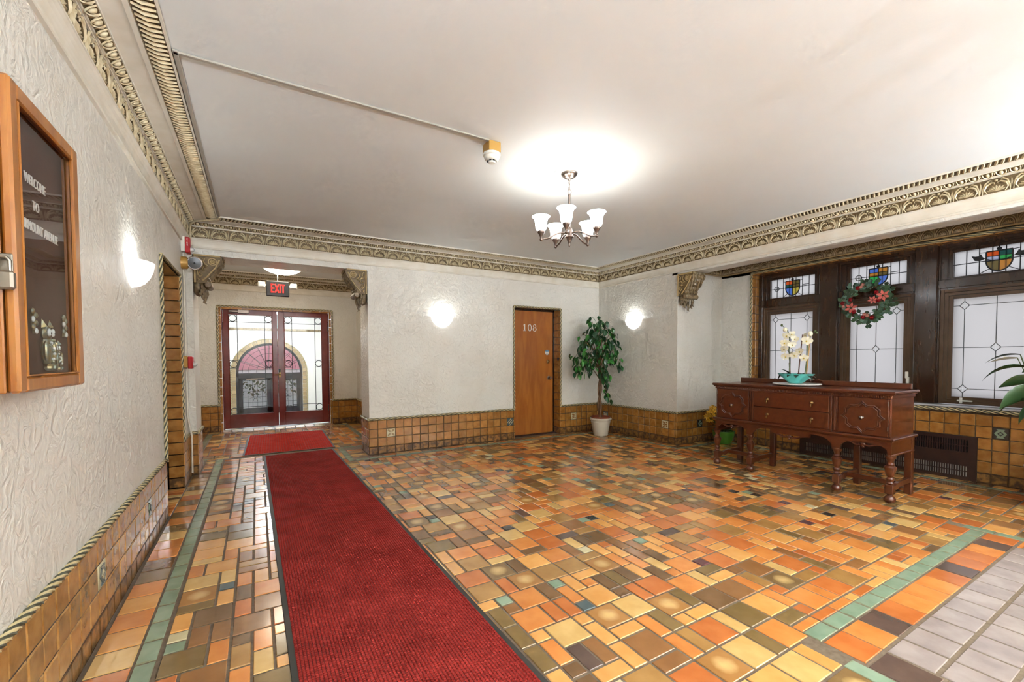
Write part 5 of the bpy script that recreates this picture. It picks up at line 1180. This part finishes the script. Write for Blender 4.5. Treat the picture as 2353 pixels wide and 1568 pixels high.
# px->local: 1 m is about 218 px here; local x to the viewer's right
orchid_stem([(-.065,0,.08),(-.06,0,.2),(-.07,0,.34),(-.06,-.01,.46),(-.085,0,.545),(-.14,0,.60)],
    [(-.085,-.03,.275,.1,1.15),(-.10,-.03,.35,-.2,1.15),(-.095,-.035,.415,.2,1.2),(-.03,-.02,.395,.7,1.05),(-.08,-.03,.49,0,1.1),(-.035,-.02,.505,.4,.95),(-.01,-.01,.455,.9,1.05)],[(-.105,-.01,.555,.022),(-.145,0,.605,.012)])
orchid_stem([(.085,0,.08),(.10,0,.22),(.105,0,.36),(.125,0,.46),(.16,0,.51),(.19,0,.52)],
    [(.115,-.03,.43,.2,1.35),(.085,-.02,.26,.3,1.1),(.05,-.03,.325,-.2,1.15),(.0,-.03,.285,.1,1.1),(-.03,-.02,.30,-.6,.9),(.09,-.01,.485,-.5,.8)],[(.135,-.01,.50,.024),(.175,0,.525,.012),(.19,0,.51,.010)])
m=MB(); m.tube([(.02,.01,.08),(.035,.01,.28),(.055,.01,.50)],.0055,6); mk('support_cane',m,STEMB,oc,smooth=60); m=MB(); m.tube([(-.06,.012,.08),(-.07,.012,.21)],.0065,6); mk('support_cane',m,STEMB,oc,smooth=60)
m=MB(); m.tube([(.095,.012,.08),(.12,.012,.40)],.006,6); mk('support_cane',m,material('bamboo','B08A4E',.5),oc,smooth=60)

# ================================================================== FICUS
random.seed(21)
fi=thing('ficus_tree','artificial ficus tree with twisted trunk in a cream pot in the corner','plant',(4.665,5.195,0))
m=MB(); m.lathe([(.09,0),(.104,.006),(.112,.02),(.138,.16),(.150,.215),(.152,.222),(.150,.224),(.153,.25),(.168,.256),(.171,.266),(.171,.276),(.165,.282),(.150,.282),(.146,.262),(.05,.258),(0,.258)],36); pt=mk('pot',m,POTW,fi,smooth=35)
for k in range(5): m=MB(); m.cbox(-.02,.085,0,.02,.106,.012,.003,T=Rz(2*PI*k/5)); mk('pot_foot',m,POTW,pt)
m=MB(); m.lathe([(.03,.262),(.125,.268),(.138,.285),(.146,.305),(.150,.306),(.150,.298),(.143,.27),(.13,.258)],32); mk('terracotta_collar',m,TERRA,fi,smooth=40)
def path(a,t): # trunk axis
    return Vector((-.02*math.sin(t*5)-.035*t, -.01*math.sin(t*4),.27+t*.78))
for s_ in (0,PI):
    m=MB(); m.tube([path(0,t)+Vector((.019*math.cos(9*t+s_),.019*math.sin(9*t+s_),0)) for t in [i/22 for i in range(23)]],[.021-.007*i/22 for i in range(23)],7); mk('trunk',m,BARK,fi,smooth=60)
LM=[]
for mat_ in LEAF:
    m=MB(); L,w_=.098,.056; prof=[(0,.0),(.2,.7),(.45,1),(.72,.72),(1.0,0)]
    for s_ in (1,-1):
        vs=[(L*t,0,-.010*t*t*2) for t,_ in prof]+[(L*t,s_*w_/2*v,.006*v-.010*t*t*2) for t,v in prof]
        m.raw(vs,[(i,i+1,i+6,i+5) if s_>0 else (i,i+5,i+6,i+1) for i in range(4)])
    LM.append(m.mesh('leaf',mat_,60))
TOP=path(0,1); nleaf=0
tips=[]
spec=[(-.30,.02,1.28),(-.27,-.10,1.05),(-.19,.14,1.45),(-.22,-.16,1.42),(-.10,-.05,1.74),(.02,.06,1.78),(.10,-.10,1.72),(.20,.04,1.58),(.17,-.16,1.48),(.25,-.02,1.30),(.29,-.10,1.15),(.13,-.22,1.22),(-.04,-.24,1.34),(-.12,-.22,1.10),(.02,.22,1.30),(-.15,.20,1.18),(.11,-.05,.88),(.12,-.08,.66),(-.30,-.06,1.16),(-.02,-.16,1.55),(.18,.18,1.42),(-.06,.18,1.62),(.06,-.26,1.05),(-.24,-.02,1.56)]
for (sx_,sd_,z) in spec:
    dx,dy=_r0.x*sx_*1.18+math.sin(YAW)*sd_*.75-.05*_r0.x, _r0.y*sx_*1.18+math.cos(YAW)*sd_*.75-.05*_r0.y
    st_=path(0,min(1,max(.62,(z-.35)/.9))) if z<1.5 else TOP
    if z<.9: st_=path(0,.80)
    p1=st_.lerp(Vector((dx*.5,dy*.5,max(z,st_.z)+.10)),.6); p2=Vector((dx*.85,dy*.85,z+.06)); p3=Vector((dx,dy,z-.05))
    m=MB(); P_=[st_,p1,p2,p3]; m.tube(P_,[.008,.006,.004,.002],5); mk('branch',m,BARK,fi,smooth=60)
    for k in range(13):
        if nleaf>=298: break
        t=.30+.70*k/11; a,b,c_,d_=P_; q=(a*(1-t)**3+b*3*t*(1-t)**2+c_*3*t*t*(1-t)+d_*t**3) if False else (p1.lerp(p2,min(1,t*1.6)) if t<.62 else p2.lerp(p3,(t-.62)/.38))
        q=q+Vector((random.gauss(0,.04),random.gauss(0,.035),random.gauss(0,.035)-.01)); az=math.atan2(dy,dx)+random.gauss(0,1.2)
        o=link('leaf',random.choice(LM),fi,Tr(q)@Rz(az)@Ry(random.uniform(.5,1.4))@Rx(random.uniform(-.7,.7))@Sc(*[random.uniform(.85,1.15)]*3)); nleaf+=1

ff=MB()
lf_=MB(); lf_.raw([(0,0,0),(.03,.024,.006),(.068,.018,-.004),(.098,0,-.018),(.068,-.018,-.004),(.03,-.024,.006),(.05,0,-.006)],[(0,6,1),(1,6,2),(2,6,3),(3,6,4),(4,6,5),(5,6,0)])
for k in range(190):
    sx_,sd_,z=random.choice(spec[:16]+spec[18:]); t=random.uniform(.35,1.02); dx,dy=_r0.x*sx_*1.18*t+math.sin(YAW)*sd_*.75*t-.05*_r0.x,_r0.y*sx_*1.18*t+math.cos(YAW)*sd_*.75*t-.05*_r0.y
    ff.add(lf_,Tr((dx+random.gauss(0,.04),dy+random.gauss(0,.03),z+.06*(1-t)+random.gauss(0,.05)))@Rz(random.uniform(0,6.3))@Ry(random.uniform(.4,1.4))@Rx(random.uniform(-.7,.7)),random.randrange(3))
q=mk('inner_foliage',ff,LEAF,fi,smooth=60); q['kind']='stuff'

# ================================================================== WREATH
random.seed(8)
wr_=thing('flower_wreath','round wreath of leaves, red roses and pink lilies hung on the middle bay window','wreath',(XF-.075,2.285,1.858),-PI/2)
RW=.19
m=MB(); m.tube([(RW*math.cos(k*PI/14),.01,RW*math.sin(k*PI/14)) for k in range(28)],.022,7,closed=True); mk('twig_ring',m,BARK,wr_)
WL=[]
for mat_ in WLEAF:
    m=MB(); 
    for s_ in (1,-1): m.raw([(0,0,0),(.02,0,.003),(.042,0,0),(.018,s_*.015,.004),(.03,s_*.012,.003)],[(0,1,3) if s_>0 else (0,3,1),(1,2,4,3) if s_>0 else (1,3,4,2)])
    WL.append(m.mesh('wreath_leaf',mat_,60))
for k in range(230):
    a=random.uniform(0,2*PI); r=RW+random.gauss(0,.030); dn_=a+random.gauss(0,1.0)
    link('leaf',random.choice(WL),wr_,frame((r*math.cos(a),random.uniform(-.055,.0),r*math.sin(a)),(math.cos(dn_),random.uniform(-.4,.0),math.sin(dn_)),(-math.sin(dn_),random.uniform(-.3,.3),math.cos(dn_)),(0,-1,0))@Sc(1.35,1.35,1.35))
def rose_mesh(mat_,s):
    m=MB(); m.ball((0,0,.35*s),.62*s,10,6,0,(1,1,.7))
    for ring_,(rr,zz,n_) in enumerate(((.85,.3,6),(.6,.55,5),(.32,.72,3))):
        for k in range(n_): a=2*PI*k/n_+ring_*.5; c=Vector((rr*s*math.cos(a),rr*s*math.sin(a),zz*s)); t=Vector((-math.sin(a),math.cos(a),0)); o_=Vector((math.cos(a),math.sin(a),0)); m.raw([c-t*.5*s-o_*.1*s-Vector((0,0,.2*s)),c+t*.5*s-o_*.1*s-Vector((0,0,.2*s)),c+t*.4*s+o_*.15*s+Vector((0,0,.25*s)),c-t*.4*s+o_*.15*s+Vector((0,0,.25*s))],[(0,1,2,3)])
    return m.mesh('rose',mat_,50)
RM=rose_mesh(REDF,.026); RP=rose_mesh(ROSEP,.022)
def lily_mesh(s):
    m=MB()
    for k in range(6):
        a=2*PI*k/6; c,sn=math.cos(a),math.sin(a); P=lambda u,v,z:(c*u-sn*v,sn*u+c*v,z); L=s; wd_=s*.24
        m.raw([P(.05*s,0,0),P(.5*L,wd_,.28*s),P(L,0,.18*s),P(.5*L,-wd_,.28*s),P(.5*L,0,.2*s)],[(0,4,1),(1,4,2),(2,4,3),(3,4,0)])
    for k in range(4): a=2*PI*k/4; m.tube([(0,0,.05*s),(.12*s*math.cos(a),.12*s*math.sin(a),.45*s)],.05*s,4,1)
    return m.mesh('lily',[PINKF,STEMG],60)
LY=lily_mesh(.06)
def onw(x,z,y=-.05): return frame((x,y,z),(1,0,0),(0,0,1),(0,-1,0))
# positions read off the photograph (m from the centre, x to the viewer's right)
for x,z in ((-.065,.165),(-.135,.04),(-.215,.005),(-.10,-.105),(-.01,-.175),(.075,-.185),(.115,.095),(.135,.005)): link('rose',RM,wr_,onw(x,z)@Rz(random.uniform(0,6)))
for x,z in ((-.035,.175),(-.02,.20),(-.205,-.035),(.0,-.145),(.03,-.16)): link('rose',RP,wr_,onw(x,z)@Rz(random.uniform(0,6)))
for x,z,r in ((-.13,-.055,.3),(.17,.055,.7),(.075,.015,1.2)): link('lily',LY,wr_,onw(x,z,-.055)@Rz(r)@Rx(.2)@Sc(*[1.15 if x!=.075 else .85]*3))
m=MB()
for k in range(90):
    a=random.choice((random.uniform(.6,2.6),random.uniform(2.4,3.6),random.uniform(-1.1,.2))); r=RW+random.gauss(0,.035); m.ball((r*math.cos(a),random.uniform(-.06,-.02),r*math.sin(a)),.0042,5,3)
q=mk('white_sprigs',m,BABY,wr_); q['kind']='stuff'
m=MB(); m.tube([(0,.02,.20),(0,.045,.24),(0,.06,.245)],.004,5); m.cbox(-.02,.035,.15,.02,.052,.23,.003); mk('hanger',m,WHITEP,wr_)

# ================================================================== FLOWER POT BESIDE THE SIDEBOARD
yf=thing('flower_pot','green pot of yellow artificial flowers on the floor behind the sideboard','plant',(5.72,3.80,0))
m=MB(); m.lathe([(.085,0),(.10,.008),(.102,.02),(.125,.07),(.138,.12),(.140,.165),(.146,.175),(.144,.182),(.132,.18),(.128,.16),(.05,.155),(0,.155)],32); mk('pot',m,GREENP,yf,smooth=40)
m=MB(); 
for s in (1,):
    for k in range(8):
        a=2*PI*k/8; c,sn=math.cos(a),math.sin(a); P=lambda u,v,z:(c*u-sn*v,sn*u+c*v,z); m.raw([P(.006,0,0),P(.03,.011,.008),P(.052,0,.0),P(.03,-.011,.008)],[(0,1,2),(0,2,3)])
m.ball((0,0,.006),.011,8,4); YF=m.mesh('bloom',YELF,60); YL=leaf_mb(.16,.05,.9).mesh('leaf',LILYL,60)
for k in range(24):
    a=random.uniform(0,2*PI); r=random.uniform(.03,.17); x,y,z=r*math.cos(a)-.17,r*math.sin(a)*.6+.06,.37+random.uniform(0,.19)-.4*r
    m=MB(); m.tube([(0,0,.15),(x*.4,y*.4,z*.7),(x,y,z)],.003,4); mk('stem',m,STEMG,yf); link('bloom',YF,yf,Tr((x,y,z))@Rz(a)@Ry(random.uniform(.2,1.1))@Sc(1.15,1.15,1.15))
for k in range(9): a=2*PI*k/9; link('leaf',YL,yf,Tr((.05*math.cos(a),.05*math.sin(a),.17))@Rz(a)@Ry(-.8))

# ================================================================== PEACE LILY AT THE WINDOW
pl=thing('peace_lily','tall peace lily with drooping glossy leaves beside the battle-axe window','plant',(5.45,.74,0))
m=MB(); m.lathe([(.14,0),(.15,.01),(.17,.1),(.19,.30),(.20,.33),(.195,.335),(.18,.33),(.17,.29),(0,.285)],28); mk('pot',m,POTW,pl,smooth=40)
m=MB(); m.lathe([(0,.29),(.17,.291)],20); mk('soil',m,SOIL,pl)
def pleaf(base,tip0,mat_,L,w_,az,el,bend,roll=0):
    b=Vector(base); t=Vector(tip0); m=MB(); m.tube([b,b.lerp(t,.55)+Vector((0,0,.06)),t],[.006,.005,.004],6); mk('leaf_stalk',m,STEMG,pl,smooth=60); mk('leaf',leaf_mb(L,w_,bend,.25,8),mat_,pl,smooth=60,T=Tr(t)@Rz(az)@Ry(-el)@Rx(roll))
P2=PI/2
pleaf((0,.02,.3),(.0,.20,1.13),LILYL,.30,.075,P2+.1,.15,1.3,.35)
pleaf((0,.02,.3),(.02,.24,1.235),LILYL,.22,.06,P2+.1,.1,.9)
pleaf((0,.02,.3),(-.02,.15,1.03),LILYL,.22,.11,P2+.2,-.15,.6,.9)
pleaf((0,.03,.3),(-.03,.13,.97),LILYL,.30,.13,P2+.25,-.55,.7,1.1)
pleaf((0,.03,.3),(.0,.14,.86),LILYL,.28,.06,P2+.05,.1,1.5,.5)
pleaf((0,.03,.3),(-.04,.10,.84),LILYL,.24,.10,P2+.4,-.6,.8,.9)
pleaf((0,.0,.3),(.03,.10,1.17),LILYL,.16,.09,P2-.3,-.4,.6,.9)
for k in range(9):
    a=2*PI*k/9+.3
    if math.sin(a)>.5 or math.sin(a)<-.6: continue
    pleaf((0,0,.3),(.12*math.cos(a),.12*math.sin(a),.75+.3*random.random()),LILYL,.22,.08,a,.3,1.3)
m=MB(); m.tube([(0,.02,.3),(-.01,.12,.85),(0,.255,1.215)],[.005,.004,.003],6); mk('flower_stalk',m,STEMG,pl); mk('spathe',leaf_mb(.17,.065,.25,.3,8),LILYW,pl,smooth=60,T=Tr((0,.25,1.205))@Rz(P2+.05)@Ry(.08)); m=MB(); m.tube([(.0,.26,1.21),(.0,.33,1.215)],[.006,.004],6); mk('spadix',m,ORCHC,pl)

# ================================================================== RADIATOR GRILLE
rg=thing('radiator_grille','dark rusty metal radiator grille under the bay windows','grille',(XW,(GY0+GY1)/2,0),-PI/2)
hl=(GY1-GY0)/2; m=MB()
zz=[0,.034,.138,.276,.398,GZ]
for z0,z1 in ((zz[0],zz[1]),(zz[2],zz[3]),(zz[4],zz[5])): m.box(-hl,-.012,z0,hl,.006,z1)
for z0,z1 in ((zz[1],zz[2]),(zz[3],zz[4])): m.box(-hl,-.012,z0,-hl+.065,.006,z1); m.box(hl-.065,-.012,z0,hl,.006,z1)
mk('face_plate',m,GRILLE,rg)
for z0,z1 in ((zz[1],zz[2]),(zz[3],zz[4])):
    m=MB(); m.cbox(-hl+.06,-.010,(z0+z1)/2-.004,hl-.06,.002,(z0+z1)/2+.004,.001); mk('cross_bar',m,GRILLE,rg)
    bm_=MB(); bm_.box(-.0045,-.010,z0,.0045,.002,z1); sh=bm_.mesh('bar',GRILLE); n_=int((2*hl-.13)/.0185)
    for i in range(1,n_): link('bar',sh,rg,Tr((-hl+.065+(2*hl-.13)*i/n_,0,0)))
fm=MB(); fm.box(-.004,.004,.036,.004,.0095,.136); fsh=fm.mesh('fin',FIN); n_=int((2*hl-.13)/.0185)
m=MB(); m.box(-hl+.05,.0035,.02,hl-.05,.0039,.42); mk('shade_sheet',m,BACKBLK,rg)  # near-black sheet: shade behind the bars is put into its colour
for i in range(n_): link('fin',fsh,rg,Tr((-hl+.065+(2*hl-.13)*(i+.5)/n_,-.0075,0)))
